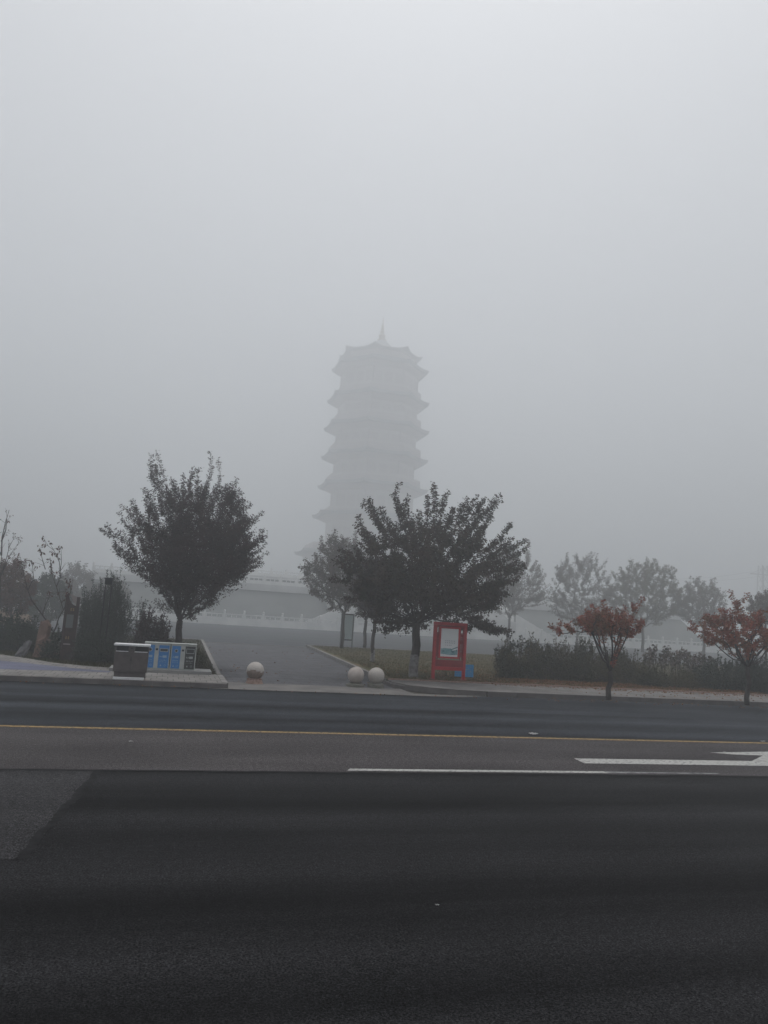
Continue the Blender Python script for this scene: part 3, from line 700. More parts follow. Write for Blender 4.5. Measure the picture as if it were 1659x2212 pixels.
for dx in (-4.7, 4.7):
    pts = [(PX + dx - 60 * t, PD + 25 * t, H - 2.4 - 5 * 4 * t * (1 - t) * .8) for t in [i / 14 for i in range(15)]]
    MB().tube(pts, .03, 4).build('cable', M['blackmetal'], py)

# pale building far left
hx0, hz1 = at(-40, 1262, 62); hx1, hz0 = at(46, 1316, 62)
ph = empty('pavilion', ((hx0 + hx1) / 2, 62, 0), 'pale low pavilion with tan base half hidden behind the misty trees at far left', 'pavilion')
MB().bx(hx0, hx1, 62, 67, -.05, 1.0).build('base', M['tan'], ph)
MB().bx(hx0 + .15, hx1 - .15, 62.1, 66.9, 1.002, 3.1).build('wall', M['pale'], ph)
q = MB(); m = (hx0 + hx1) / 2; q.add([(hx0 - .5, 61.5, 3.1), (hx1 + .5, 61.5, 3.1), (hx1 + .5, 67.5, 3.1), (hx0 - .5, 67.5, 3.1), (hx0 + 1, 64.2, 4.3), (hx1 - 1, 64.2, 4.3), (hx1 - 1, 64.8, 4.3), (hx0 + 1, 64.8, 4.3)],
   [(0, 3, 2, 1), (4, 5, 6, 7), (0, 1, 5, 4), (1, 2, 6, 5), (2, 3, 7, 6), (3, 0, 4, 7)]); q.build('roof', M['slab'], ph)
for i in range(3):
    c = hx0 + .8 + i * (hx1 - hx0 - 1.6) / 2; MB().bx(c - .45, c + .45, 62.04, 62.12, 1.35, 2.6).build('window', M['greypanel'], ph)

# ================================================================== OBJECTS
# litter bin by the kerb
t = empty('litter_bin', (-.86, 22.4, .14), 'dark grey brown two-hole street litter bin with pale steel lid, on the kerb left', 'litter bin')
x0, x1, y0, y1 = -1.30, -.42, 22.2, 22.62
q = MB(); q.bx(x0, x1, y0, y1, .36, .86)
q.build('body', M['binbody'], t, bevel=.008)
q = MB(); q.bx(x0, x1, y0 + .02, y1, .33, .358).bx(x0 + .03, x1 - .03, y0 + .1, y1 - .06, .17, .33)
q.build('underframe', M['binbody'], t)
q = MB(); xm = (x0 + x1) / 2
q.bx(x0, x0 + .03, y0, y1, .862, 1.02).bx(x1 - .03, x1, y0, y1, .862, 1.02).bx(xm - .09, xm + .07, y0, y1, .862, 1.02).bx(x0 + .03, x1 - .03, y1 - .02, y1, .862, 1.02)
q.build('upper_frame', M['binbody'], t)
for a, c in ((x0 + .031, xm - .091), (xm + .071, x1 - .031)):
    MB().bx(a, c, y0 + .16, y1 - .05, .863, 1.018).build('opening', M['charcoal'], t)
    MB().bx(a, c, y0 + .01, y0 + .03, .863, .885).build('rim', M['steel'], t)
q = MB(); q.plate([(x0 - .03, 1.022), (x1 + .03, 1.022), (x1 + .03, 1.075), (x0 - .03, 1.075)], y0 - .07, y1 + .05)
q.build('lid', M['steel'], t, bevel=.01)
MB().bx(x0 + .03, x1 - .06, y0 - .10, y1, .135, .19).build('base_plate', M['steel'], t, bevel=.006)
MB().bx(xm - .03, xm + .03, y0 - .008, y0 + .002, .945, .975).build('ashtray', M['blackmetal'], t)
q = MB(); q.bx(xm - .012, xm + .012, y0 - .014, y0 - .001, .62, .70).bx(xm - .003, xm + .003, y0 - .006, y0 - .0005, .38, .61)
q.lathe([(.018, 0), (.018, .02)], (xm, y0 - .004, .72), 10); q.build('lock', M['blackmetal'], t)

# sorting bins: two cabinets on one plinth
tag(MB().bx(-1.55, 1.45, 24.6, 25.6, .10, .238).build('plinth', M['concrete'], loc=(0, 25.1, .12), bevel=.015), 'low pale concrete plinth under the two recycling cabinets', 'plinth')
def rect_ring(q, x, z, w_, h, t_, y0_, y1_):
    q.bx(x - w_ / 2, x + w_ / 2, y0_, y1_, z + h / 2 - t_, z + h / 2).bx(x - w_ / 2, x + w_ / 2, y0_, y1_, z - h / 2, z - h / 2 + t_)
    q.bx(x - w_ / 2, x - w_ / 2 + t_, y0_, y1_, z - h / 2 + t_, z + h / 2 - t_).bx(x + w_ / 2 - t_, x + w_ / 2, y0_, y1_, z - h / 2 + t_, z + h / 2 - t_)
def round_ring(q, x, z, r, t_, y0_, y1_, n=20):
    vs = [];
    for k in range(n):
        a = 2 * PI * k / n
        for rr_, yy in ((r, y0_), (r - t_, y0_), (r - t_, y1_), (r, y1_)): vs.append((x + rr_ * math.cos(a), yy, z + rr_ * math.sin(a)))
    fs = []
    for k in range(n):
        k2 = (k + 1) % n
        for j in range(4): fs.append((k * 4 + j, k * 4 + (j + 1) % 4, k2 * 4 + (j + 1) % 4, k2 * 4 + j))
    q.add(vs, fs)
def cabinet(xa, xb, doors, label):
    t = empty('recycling_bin', ((xa + xb) / 2, 25.0, .24), label, 'recycling bin', 'recycling cabinets on the plinth')
    Y = 24.78
    MB().bx(xa, xb, Y, Y + .45, .24, 1.0).build('cabinet', M['palesteel'], t, bevel=.008)
    MB().bx(xa - .012, xb + .012, Y - .03, Y + .47, 1.002, 1.03).build('top', M['palesteel'], t, bevel=.006)
    for (a, c, m, kind) in doors:
        d = MB().bx(a, c, Y - .016, Y - .001, .275, .955).build('door', M[m], t, bevel=.004)
        xm, w_ = (a + c) / 2, c - a
        q = MB(); h = MB()
        if kind == 'round': round_ring(q, xm, .81, .052, .014, Y - .03, Y - .0165); h.lathe([(.036, 0), (.036, .003)], (0, 0, 0), 16)
        elif kind == 'ring': round_ring(q, xm, .82, .062, .016, Y - .03, Y - .0165)
        else: rect_ring(q, xm, .815, w_ * .82, .10 if kind == 'slot' else .145, .014, Y - .03, Y - .0165)
        q.build('chute_rim', M['mark2'], d)
        o = MB()
        if kind in ('round', 'ring'):
            rr_ = .036 if kind == 'round' else .045
            o.add([(xm + rr_ * math.cos(2 * PI * k / 16), Y - .018, .81 + rr_ * math.sin(2 * PI * k / 16)) for k in range(16)], [tuple(range(16))])
        else: o.bx(xm - w_ * .36, xm + w_ * .36, Y - .02, Y - .0165, .78, .85)
        o.build('chute', M['charcoal'], d)
        # worn lettering and pictograms, too small in the photograph to read
        q = MB(); mk = random.Random(int((a + 5) * 100)); y_a, y_b = Y - .019, Y - .0165
        q.bx(xm - .02, xm + w_ * .30, y_a, y_b, .585, .655)
        for k in range(4): q.bx(xm - w_ * .38 + k * .028, xm - w_ * .38 + k * .028 + .018, y_a, y_b, .60, .60 + mk.uniform(.02, .05))
        for zz in (.50, .45):
            for k in range(5): q.bx(xm - w_ * .34 + k * w_ * .14, xm - w_ * .34 + k * w_ * .14 + w_ * .07, y_a, y_b, zz, zz + mk.uniform(.006, .03))
        round_ring(q, xm + w_ * .2, .36, .028, .007, y_a, y_b, 12)
        q.plate([(xm - w_ * .3, .33), (xm - w_ * .12, .33), (xm - w_ * .21, .39)], y_a, y_b)
        q.build('lettering', M['mark'] if m == 'blue' else M['mark2'], d)
    xm = (doors[0][1] + doors[1][0]) / 2
    q = MB(); q.bx(xm - .035, xm + .035, Y - .022, Y - .001, .80, .86); q.build('ashtray', M['blackmetal'], t, bevel=.005)
    return t
cabinet(-.60, .155, [(-.565, -.30, 'blue', 'ring'), (-.175, .125, 'blue', 'slot')], 'pale steel recycling cabinet with two blue doors, half behind the dark litter bin')
cabinet(.18, .935, [(.21, .465, 'blue', 'round'), (.605, .905, 'charcoal', 'frame')], 'pale steel recycling cabinet with one blue door and one black door')

# stone ball bollards
def ball(x, y, mb_, mp_, label, ped, zb, R=.262):
    t = empty('bollard', (x, y, .01), label, 'bollard', 'stone ball bollards across the driveway')
    q = MB(); q.lathe(ped, (x, y, .008), 28); top = ped[-1][1]
    q.build('pedestal', M[mp_], t, smooth=False, bevel=.006)
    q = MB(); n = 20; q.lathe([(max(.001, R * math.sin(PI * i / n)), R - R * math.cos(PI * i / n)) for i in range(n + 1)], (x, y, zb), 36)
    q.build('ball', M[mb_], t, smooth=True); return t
b0 = gr(549, 1477); b1_ = gr(768, 1484); b2_ = gr(812, 1486)
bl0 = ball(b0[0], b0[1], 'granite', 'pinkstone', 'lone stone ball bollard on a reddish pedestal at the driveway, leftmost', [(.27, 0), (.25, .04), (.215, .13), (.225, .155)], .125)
ball(b1_[0], b1_[1] + .05, 'granite2', 'greenstone', 'stone ball bollard with pinkish stain, left of the close pair', [(.30, 0), (.29, .07), (.20, .10), (.18, .135)], .10)
ball(b2_[0], b2_[1] + .05, 'granite', 'greenstone', 'pale speckled stone ball bollard, right of the close pair nearest the red notice frame', [(.27, 0), (.26, .10), (.235, .125), (.21, .145)], .11)

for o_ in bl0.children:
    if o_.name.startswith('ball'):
        o_.data.materials.append(M['tone'])  # second, browner colour for the lower half of this ball
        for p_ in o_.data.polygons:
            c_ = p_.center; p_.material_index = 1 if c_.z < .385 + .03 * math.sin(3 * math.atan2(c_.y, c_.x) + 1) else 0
# red notice frame
Y = 26.3; z0 = .15
def sx(px, pz): return at(px, pz, Y)
t = empty('notice_board', (9.78, Y, z0), 'tall red framed notice board with white and teal poster on the grass', 'notice board')
L_, R_, T_ = 9.16, 10.41, 2.2
for x in (L_ + .05, R_ - .05):
    pst = MB().bx(x - .05, x + .05, Y - .06, Y + .06, z0 - .1, T_ - .12).build('post', M['red'], t, bevel=.006)
    MB().box(x, Y, z0 + .03, .26, .24, .06, top=.6).build('foot', M['darkred'], pst)
MB().bx(L_, R_, Y - .07, Y + .07, T_ - .118, T_ - .01).build('top_rail', M['red'], t, bevel=.006)
MB().bx(L_ + .102, R_ - .102, Y - .045, Y + .045, .50, .62).build('lower_rail', M['red'], t, bevel=.005)
q = MB(); q.bx(L_ + .102, R_ - .102, Y - .03, Y + .03, .622, .86).bx(L_ + .102, R_ - .102, Y - .03, Y + .03, 2.0, T_ - .12)
q.build('cross_panel', M['darkred'], t)
PX0, PX1, PZ0, PZ1 = 9.43, 10.09, .98, 1.965
q = MB(); rect_ring(q, (PX0 + PX1) / 2, (PZ0 + PZ1) / 2, PX1 - PX0 + .13, PZ1 - PZ0 + .13, .064, Y - .05, Y + .05); q.build('poster_frame', M['red'], t)
# open fretwork at both sides of the poster
for a, c in ((L_ + .103, PX0 - .068), (PX1 + .068, R_ - .103)):
    q = MB(); w_ = c - a
    for zz in (1.0, 1.22, 1.45, 1.62, 1.80): q.bx(a, c, Y - .02, Y + .02, zz, zz + .028)
    for j, xx in enumerate((a + w_ * .18, a + w_ * .5, a + w_ * .8)):
        q.bx(xx - .013, xx + .013, Y - .018, Y + .018, .862 + .1 * (j == 1), 1.998 - .2 * (j == 1))
    for zz in (1.1, 1.53, 1.73): q.box((a + c) / 2, Y, zz, .10, .034, .10)
    q.build('fretwork', M['darkred'], t)
pp = MB().bx(PX0, PX1, Y - .035, Y - .012, PZ0, PZ1).build('poster', M['paper'], t)
def pz(u, v): return (PX0 + (PX1 - PX0) * u, PZ1 - (PZ1 - PZ0) * v)
q = MB(); q.cur = 0
def pl(q, pts, d): q.plate([pz(*p) for p in pts], Y - .035 - d, Y - .0345)
pl(q, [(0.02, .72), (.25, .70), (.5, .71), (.58, .70), (.7, .78), (.98, .74), (.98, .92), (.55, .94), (.02, .90)], .002); q.build('printed_landscape', M['teal'], pp)
q = MB(); pl(q, [(.55, .745), (.98, .63), (.98, .67), (.62, .765)], .004); pl(q, [(.6, .79), (.8, .77), (.78, .86), (.66, .86)], .004); pl(q, [(.88, .74), (.93, .73), (.96, .80), (.92, .82)], .004)
pl(q, [(.1, .80), (.2, .77), (.27, .82), (.14, .84)], .004); pl(q, [(.55, .90), (.72, .88), (.9, .91), (.7, .93)], .004); q.build('printed_roof', M['teal2'], pp)
q = MB(); mk = random.Random(4)
for v in (.43, .50, .585):
    for k in range(6):
        u = .27 + k * .10 + mk.uniform(-.008, .008)
        if v == .585 and k > 3: continue
        pl(q, [(u, v), (u + mk.uniform(.03, .06), v), (u + .05, v + .012), (u, v + .012)], .003)
        pl(q, [(u + .02, v - .012), (u + .028, v - .012), (u + .028, v + .026), (u + .02, v + .026)], .0035)
q.build('printed_text', M['ink'], pp)

# low blue sign standing on the grass behind
t = empty('lawn_sign', (11.0, 27.6, .15), 'low bright blue sign board in the grass behind the red notice frame', 'sign')
fa = at(983, 1434, 27.6); fb = at(1023, 1438, 27.6); fc = at(983, 1461, 27.6)
MB().bx(fa[0], fb[0], 27.58, 27.61, .20, .66).build('board', M['blue2'], t, bevel=.004)
q = MB(); mk = random.Random(9)
for r_ in range(4):
    for k in range(9):
        if mk.random() < .7:
            u = fa[0] + .06 + k * .068; q.bx(u, u + mk.uniform(.02, .045), 27.574, 27.579, .55 - r_ * .085, .55 - r_ * .085 + mk.uniform(.012, .035))
q.build('lettering', M['mark'], t)
for x in (fa[0] + .1, fb[0] - .1): MB().bx(x - .015, x + .015, 27.612, 27.64, .1, .5).build('leg', M['blackmetal'], t)

# glass information board by the inner road
bx_, by_ = gr(763, 1401, .15)
t = empty('information_board', (bx_ - .35, by_, .15), 'pale glazed information board on two grey posts beside the plaza, behind the trees', 'information board')
L1 = at(740, 1328, by_); R1 = at(763, 1330, by_); B1 = at(750, 1381, by_)
for x in (L1[0] - .02, R1[0] + .04): MB().bx(x - .04, x + .04, by_ - .04, by_ + .04, .05, L1[1] + .1).build('post', M['greypanel'], t)
MB().bx(L1[0] + .032, R1[0] - .012, by_ - .03, by_ + .03, B1[1], L1[1]).build('panel', M['glassboard'], t)
q = MB(); q.bx(L1[0] + .032, R1[0] - .012, by_ - .04, by_ + .04, B1[1] - .07, B1[1] - .003).bx(L1[0] + .032, R1[0] - .012, by_ - .04, by_ + .04, L1[1] + .003, L1[1] + .09); q.build('rail', M['blackmetal'], t)

# brown totem sign
Y = 28.0
a0 = at(133, 1426, Y); a1 = at(160, 1420, Y); tp = at(153, 1281, Y)[1]
x0 = -3.33; x1 = -2.93
t = empty('totem_sign', ((x0 + x1) / 2, Y, .12), 'tall dark brown totem sign with a crescent cut top and small ochre characters', 'sign')
q = MB(); arc = [(x0 + .04 + .27 * (1 - math.cos(PI * .5 * k / 8)) / 1.0, tp - .42 * math.sin(PI * .5 * k / 8)) for k in range(9)]
q.plate([(x0, .1), (x1 - .09, .1)] + [(x1 - .09, tp - .42)] + [(a_, b_) for a_, b_ in reversed(arc)] + [(x0, tp)], Y - .06, Y + .06)
q.build('face_panel', M['brownwood'], t)
q = MB().bx(x1 - .088, x1, Y - .09, Y + .14, .1, tp - .12); q.bx(x0 - .04, x0 - .002, Y - .08, Y + .08, .1, tp - .05); q.build('side_post', M['brownwood'], t)
q = MB(); q.plate([(x0 + .06, tp - .03), (x1 - .092, tp - .12), (x1 - .092, tp - .40), (x0 + .2, tp - .30)], Y + .062, Y + .075); q.build('crescent', M['palestrip'], t)
MB().bx(x0 + .05, x1 - .13, Y - .075, Y - .0605, 1.22, 1.66).build('inset_panel', M['greypanel'], t)
q = MB()
for (xa, za) in ((x0 + .14, 1.80), (x0 + .08, .86)):
    for k in range(2):
        c = xa + k * .075
        q.bx(c, c + .055, Y - .068, Y - .0605, za, za + .012).bx(c, c + .055, Y - .068, Y - .0605, za + .045, za + .057).bx(c + .022, c + .034, Y - .070, Y - .0605, za - .02, za + .085)
q.build('characters', M['ochre'], t)
MB().bx(x0 + .04, x1 - .14, Y - .068, Y - .0605, .66, .70).build('pale_strip', M['palestrip'], t)

# lantern on thin posts
Y = 27.6
lx0, lz1 = at(228, 1249, Y); lx1, lz0 = at(243, 1265, Y); lc = (lx0 + lx1) / 2
t = empty('garden_lantern', (lc, Y, .12), 'slender black garden lantern with boxed head on thin bars rising from the dark shrub', 'garden lantern')
hw = (lx1 - lx0) / 2
for sx_ in (-1, 1):
    for sy_ in (-1, 1):
        MB().tube([(lc + sx_ * (hw - .025), Y + sy_ * (hw - .04), .1), (lc + sx_ * (hw - .025), Y + sy_ * (hw - .04), lz0)], .013, 6).build('bar', M['blackmetal'], t)
q = MB(); q.box(lc, Y, (lz0 + lz1) / 2, 2 * hw, 2 * hw, lz1 - lz0 - .04); q.box(lc, Y, lz1, 2 * hw + .05, 2 * hw + .05, .035); q.build('head', M['blackmetal'], t)
q = MB()
for z in (.9, 1.7): q.box(lc, Y, z, 2 * hw - .02, 2 * hw - .04, .02)
q.build('brace', M['blackmetal'], t)

# rocks
def rock(name, label, cx, cy, sx_, sy_, sz_, m, seed, tilt=0.0, cz=.1):
    rng = np.random.default_rng(seed); q = MB(); n, mseg = 14, 10; prof = []
    ph_ = rng.uniform(0, 6, 6); vs = []
    for i in range(mseg + 1):
        v = i / mseg; z = v; rad = (1 - .42 * v) if v < 1 else .42
        for k in range(n):
            a = 2 * PI * k / n; c = math.copysign(abs(math.cos(a)) ** .6, math.cos(a)); s_ = math.copysign(abs(math.sin(a)) ** .6, math.sin(a))
            f = rad * (1 + .16 * math.sin(2 * a + ph_[0] + 4 * v) + .11 * math.sin(5 * a + ph_[1] - 7 * v) + .09 * rng.normal())
            vs.append((cx + c * f * sx_ / 2 + tilt * z * sz_, cy + s_ * f * sy_ / 2, cz - .05 + z * sz_ * (1 + .05 * rng.normal())))
    fs = [(i * n + k, i * n + (k + 1) % n, (i + 1) * n + (k + 1) % n, (i + 1) * n + k) for i in range(mseg) for k in range(n)] + [tuple(range(mseg * n, mseg * n + n))]
    q.add(vs, fs); return tag(q.build(name, M[m], loc=(cx, cy, cz)), label, 'rock')
rock('rock', 'tall upright reddish brown rock beside the pavement, tallest of the rocks', -4.05, 28.7, .52, .5, 1.30, 'rock', 1, .03)
rock('rock', 'squat blocky brown rock just right of the tall reddish one', -3.68, 28.5, .62, .55, .72, 'rock2', 2)
rock('rock', 'small grey stone slab leaning at the left of the reddish rock', -4.78, 29.0, .34, .4, .62, 'greyrock', 3, .45)

# crumpled litter on the road
def trash(px, pyy, s, label, seed):
    x, y = gr(px, pyy); rng = np.random.default_rng(seed); q = MB(); n = 7; m_ = 3; vs = []
    for i in range(n):
        for j in range(m_): vs.append((x + (i / (n - 1) - .5) * s + rng.normal() * s * .05, y + (j / 2 - .5) * s * .45 + rng.normal() * s * .05, .008 + abs(rng.normal()) * s * .10 + (.12 * s if j == 1 else 0)))
    fs = [(i * m_ + j, (i + 1) * m_ + j, (i + 1) * m_ + j + 1, i * m_ + j + 1) for i in range(n - 1) for j in range(m_ - 1)]
    q.add(vs, fs); o = q.build('litter', M['trash'], loc=(x, y, .01)); md = o.modifiers.new('thick', 'SOLIDIFY'); md.thickness = .004
    return tag(o, label, 'litter')
trash(1152, 1586.5, .17, 'white crumpled scrap lying just beyond the yellow line', 1)
trash(1648, 1603, .10, 'small white scrap by the yellow line at the right edge', 2)
trash(283, 1603, .07, 'tiny pale scrap on the middle lane at left', 3)
trash(944, 1957, .03, 'thin pale scrap on the dark near lane', 4)
trash(1565, 1626, .06, 'tiny pale scrap next to the road arrow', 5)

# ================================================================== TREES
def sprays(Y, core, tips, seed, depth=1.1, k=(.62, .71, .79, .87)):
    r_ = random.Random(seed); out = []
    cx_, cz_ = at(core[0], core[1], Y)
    for px_, py_ in tips:
        dy = r_.uniform(-depth, depth); tx_, tz_ = at(px_, py_, Y + dy)
        for f_ in k: out.append((cx_ + (tx_ - cx_) * f_, Y + dy * f_, cz_ + (tz_ - cz_) * f_ + .12 * math.sin(f_ * 5 + px_)))
    return out
tree('tree', 'big dark vase shaped tree with feathery shoots behind the recycling cabinets, largest on the left', (.40, 28.0, .12), 1.55,
     [(1.65, .3), (2.1, .8), (2.7, 1.3), (3.4, 1.8), (4.2, 2.05), (5.0, 1.8), (5.6, 1.5), (6.05, 1.1)], offset=(.42, 0), n_t=950, leaf=.08, n_leaf=62000,
     mat_leaf='leaf_plum', trunk_r=.115, seed=11, shoots=.6,
     extra=sprays(28.0, (400, 1250), [(315, 973), (330, 1000), (345, 985), (372, 1010), (395, 1000), (412, 1015), (430, 995), (447, 1020), (463, 990), (487, 1010), (500, 1040), (515, 1030), (540, 1055), (548, 1075), (535, 1110), (566, 1108), (560, 1135), (588, 1166), (578, 1178), (572, 1200), (560, 1222), (540, 1240),
       (271, 1057), (283, 1085), (300, 1040), (308, 1065), (262, 1098), (247, 1112), (212, 1145), (228, 1168), (238, 1192), (256, 1212), (275, 1235)], 5), outer=.5, fill=36000, limbs=7, aspect=.42, fill_top=.72)
tree('tree', 'big spreading dark tree with white painted trunk base just left of the red notice frame', (gr(893, 1463, .15)[0], gr(893, 1463, .15)[1], .14), 1.95,
     [(1.75, 1.5), (2.2, 2.3), (3.0, 2.8), (3.9, 2.75), (4.5, 2.3), (5.0, 1.8), (5.4, 1.2)], offset=(.4, 0), n_t=680, leaf=.095, n_leaf=60000,
     mat_leaf='leaf_plum2', trunk_r=.15, seed=23, shoots=.6, outer=.5, lime=.85, droop=.45, aspect=.6, fill=17000, limbs=8, clear=2.55, fill_top=.55,
     extra=sprays(27.4, (915, 1300), [(783, 1068), (792, 1085), (800, 1098), (765, 1125), (772, 1145), (822, 1100), (847, 1050), (856, 1070), (868, 1062), (880, 1085), (905, 1072), (925, 1060), (942, 1035), (950, 1055), (966, 1048), (985, 1085), (1010, 1082), (1035, 1068), (1060, 1060), (1087, 1048), (1050, 1085),
       (1072, 1112), (1060, 1130), (1100, 1140), (1112, 1158), (1130, 1168), (1142, 1190), (1160, 1222), (1135, 1215), (1120, 1250), (1100, 1290)], 6)
     + sprays(28.2, (930, 1320), [(1040, 1345), (1062, 1352), (1080, 1362), (1092, 1370), (1060, 1372), (1020, 1362), (800, 1345), (825, 1362)], 7, depth=.6))
def at_tree(px, py, L, Rr, top, low, label, m, seed, n=12000, nt_=300, leaf=.13, tr=.10, off=0.0, lime=0.0, sh=.8, outer=.5, fork=None, z=.14):
    x, y = gr(px, py, z); s = math.hypot(x, y)
    cxp = (L + Rr) / 2; xl, xr = at(L, (top + low) / 2, y)[0], at(Rr, (top + low) / 2, y)[0]
    zt, zl = at(cxp, top, y)[1] - z, at(cxp, low, y)[1] - z; R = (xr - xl) / 2 - sh * .45; cx = (xl + xr) / 2; hgt = zt - zl
    env = [(zl + .1 * hgt, R * .35), (zl + .25 * hgt, R * .8), (zl + .45 * hgt, R), (zl + .65 * hgt, R * .85), (zl + .8 * hgt, R * .6), (zl + .9 * hgt, R * .35)]
    return tree('tree', label, (x, y, z), fork or max(.6, zl + .05 * hgt), env, offset=(cx - x, 0), n_t=nt_, leaf=leaf, n_leaf=n, mat_leaf=m, trunk_r=tr, seed=seed, shoots=sh, outer=outer, lime=lime, squash=.9, fill=int(n * .12), fill_top=.85)
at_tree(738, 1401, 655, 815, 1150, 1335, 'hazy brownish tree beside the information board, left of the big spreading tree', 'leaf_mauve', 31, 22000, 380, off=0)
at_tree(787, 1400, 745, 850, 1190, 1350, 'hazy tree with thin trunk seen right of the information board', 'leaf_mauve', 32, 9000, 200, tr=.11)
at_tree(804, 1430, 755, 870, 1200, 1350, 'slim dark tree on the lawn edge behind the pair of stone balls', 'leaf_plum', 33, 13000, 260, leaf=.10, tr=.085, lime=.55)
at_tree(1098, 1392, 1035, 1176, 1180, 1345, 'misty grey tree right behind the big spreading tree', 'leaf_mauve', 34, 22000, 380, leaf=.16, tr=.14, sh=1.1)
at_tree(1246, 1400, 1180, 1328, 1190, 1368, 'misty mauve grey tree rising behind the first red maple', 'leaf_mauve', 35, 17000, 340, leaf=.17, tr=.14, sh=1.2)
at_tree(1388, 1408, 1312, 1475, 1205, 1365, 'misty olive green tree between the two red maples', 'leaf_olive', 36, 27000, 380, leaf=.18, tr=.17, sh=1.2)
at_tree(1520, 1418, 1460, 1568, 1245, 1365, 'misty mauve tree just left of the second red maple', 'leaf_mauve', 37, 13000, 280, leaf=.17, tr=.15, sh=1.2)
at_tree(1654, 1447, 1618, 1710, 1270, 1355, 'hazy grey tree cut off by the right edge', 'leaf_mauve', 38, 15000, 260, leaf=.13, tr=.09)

# red maples growing at the pavement edge: many boughs fan out from a low fork
def maple(px, py, lo, hi, top, low, forkpx, label, seed, n, extra=(), nt_=150):
    x, y = gr(px, py, .14); cxp = (lo + hi) / 2
    xl, xr = at(lo, (top + low) / 2, y)[0], at(hi, (top + low) / 2, y)[0]; zt, zl, zf = at(cxp, top, y)[1] - .14, at(cxp, low, y)[1] - .14, at(px, forkpx, y)[1] - .14
    R = (xr - xl) / 2; h = zt - zl
    env = [(zl, R * .7), (zl + .3 * h, R * .9), (zl + .6 * h, R * .95), (zl + .85 * h, R * .75), (zl + h, R * .45)]
    ex = []
    for k, (ex_, ey_) in enumerate(extra):
        q = at(ex_, ey_, y); ex.append((q[0], y + .25 * math.sin(k * 2.1), q[1]))
    return tree('red_maple', label, (x, y, .14), zf, env, offset=((xl + xr) / 2 - x, 0), n_t=nt_, leaf=.072, n_leaf=n, mat_leaf='leaf_red', trunk_r=.075, seed=seed, shoots=.34, outer=.45, squash=.85, aspect=.6, droop=.6, cat='tree', limbs=13, limb_r=.8, extra=ex, lean=(.03, 0), min_z=zf + .38)
maple(1315, 1508, 1246, 1374, 1328, 1376, 1450, 'small red leaved maple at the pavement edge, nearer the red notice frame', 41, 10500,
      [(1204, 1362), (1216, 1360), (1228, 1364), (1240, 1362), (1222, 1370), (1365, 1318), (1368, 1310), (1355, 1320), (1300, 1318), (1270, 1325), (1340, 1326)])
maple(1614, 1520, 1530, 1700, 1330, 1402, 1440, 'small red leaved maple at the pavement edge by the right side of the picture', 42, 14500,
      [(1502, 1352), (1510, 1362), (1520, 1372), (1530, 1382), (1541, 1392), (1516, 1356), (1526, 1366), (1592, 1330), (1594, 1318), (1596, 1306), (1594, 1294), (1604, 1288), (1590, 1312), (1600, 1310), (1650, 1318), (1640, 1325)], 210)

# the hedge and its neighbours
def hb(px, py, Y, z, rx, ry, rz): x = at(px, py, Y)[0]; return (x, Y, z, rx, ry, rz)
def rel(base, bl): return [(b[0] - base[0], b[1] - base[1], b[2] - base[2], b[3], b[4], b[5]) for b in bl]
def hedge(name, label, Y, spans, n, leaf, m, seed, cat='hedge', **kw):
    """spans = [(px, top_py, half width px)] profile of the hedge seen from the road"""
    bl = []; hr = random.Random(seed); spans = [(px + hr.uniform(-6, 6), top + hr.uniform(-13, 13), hw_) for px, top, hw_ in spans]
    for px, top, hw_ in spans:
        x, zt = at(px, top, Y); xr = at(px + hw_, top, Y)[0] - x; zt = max(.35, zt)
        bl.append((x, Y + hr.uniform(-.3, .3), .1 + (zt - .1) * .42, xr, .7, (zt - .1) * .58))
        bl.append((x + hr.uniform(-.5, .5) * xr, Y + hr.uniform(-.5, .3), .1 + (zt - .1) * hr.uniform(.3, .8), xr * .45, .45, (zt - .1) * .35))
    base = (bl[len(bl) // 2][0], Y, .13)
    return shrub(name, label, base, rel(base, bl), n, leaf, m, seed, cat=cat, **kw)
hedge('hedge', 'long dark green brown hedge on the lawn behind the first red maple', 28.6,
      [(1092, 1404, 18), (1118, 1424, 24), (1150, 1396, 26), (1182, 1412, 22), (1212, 1392, 26), (1244, 1404, 24), (1272, 1396, 24), (1304, 1422, 26), (1338, 1414, 26), (1370, 1436, 24), (1400, 1444, 24)], 48000, .075, 'leaf_hedge', 51, spikes=170, spike_len=.45, stems=30)
hedge('hedge', 'lower brown green hedge filling the gap between the two red maples', 27.6,
      [(1395, 1462, 24), (1425, 1468, 24), (1455, 1470, 24), (1485, 1470, 24), (1515, 1464, 24)], 17000, .07, 'leaf_hedge', 52, spikes=25, stems=20)
hedge('shrub', 'taller dark green shrub behind the second red maple', 27.2, [(1530, 1440, 26), (1560, 1428, 30), (1590, 1432, 28), (1612, 1442, 20)], 18000, .08, 'leaf_green', 53, cat='shrub', spikes=50)
hedge('shrub', 'arching grassy green plant at the far right edge', 26.6, [(1625, 1452, 16), (1650, 1458, 18), (1680, 1460, 20)], 9000, .13, 'leaf_green', 54, cat='shrub', aspect=.2, spikes=80, spike_len=.5, up=.2)
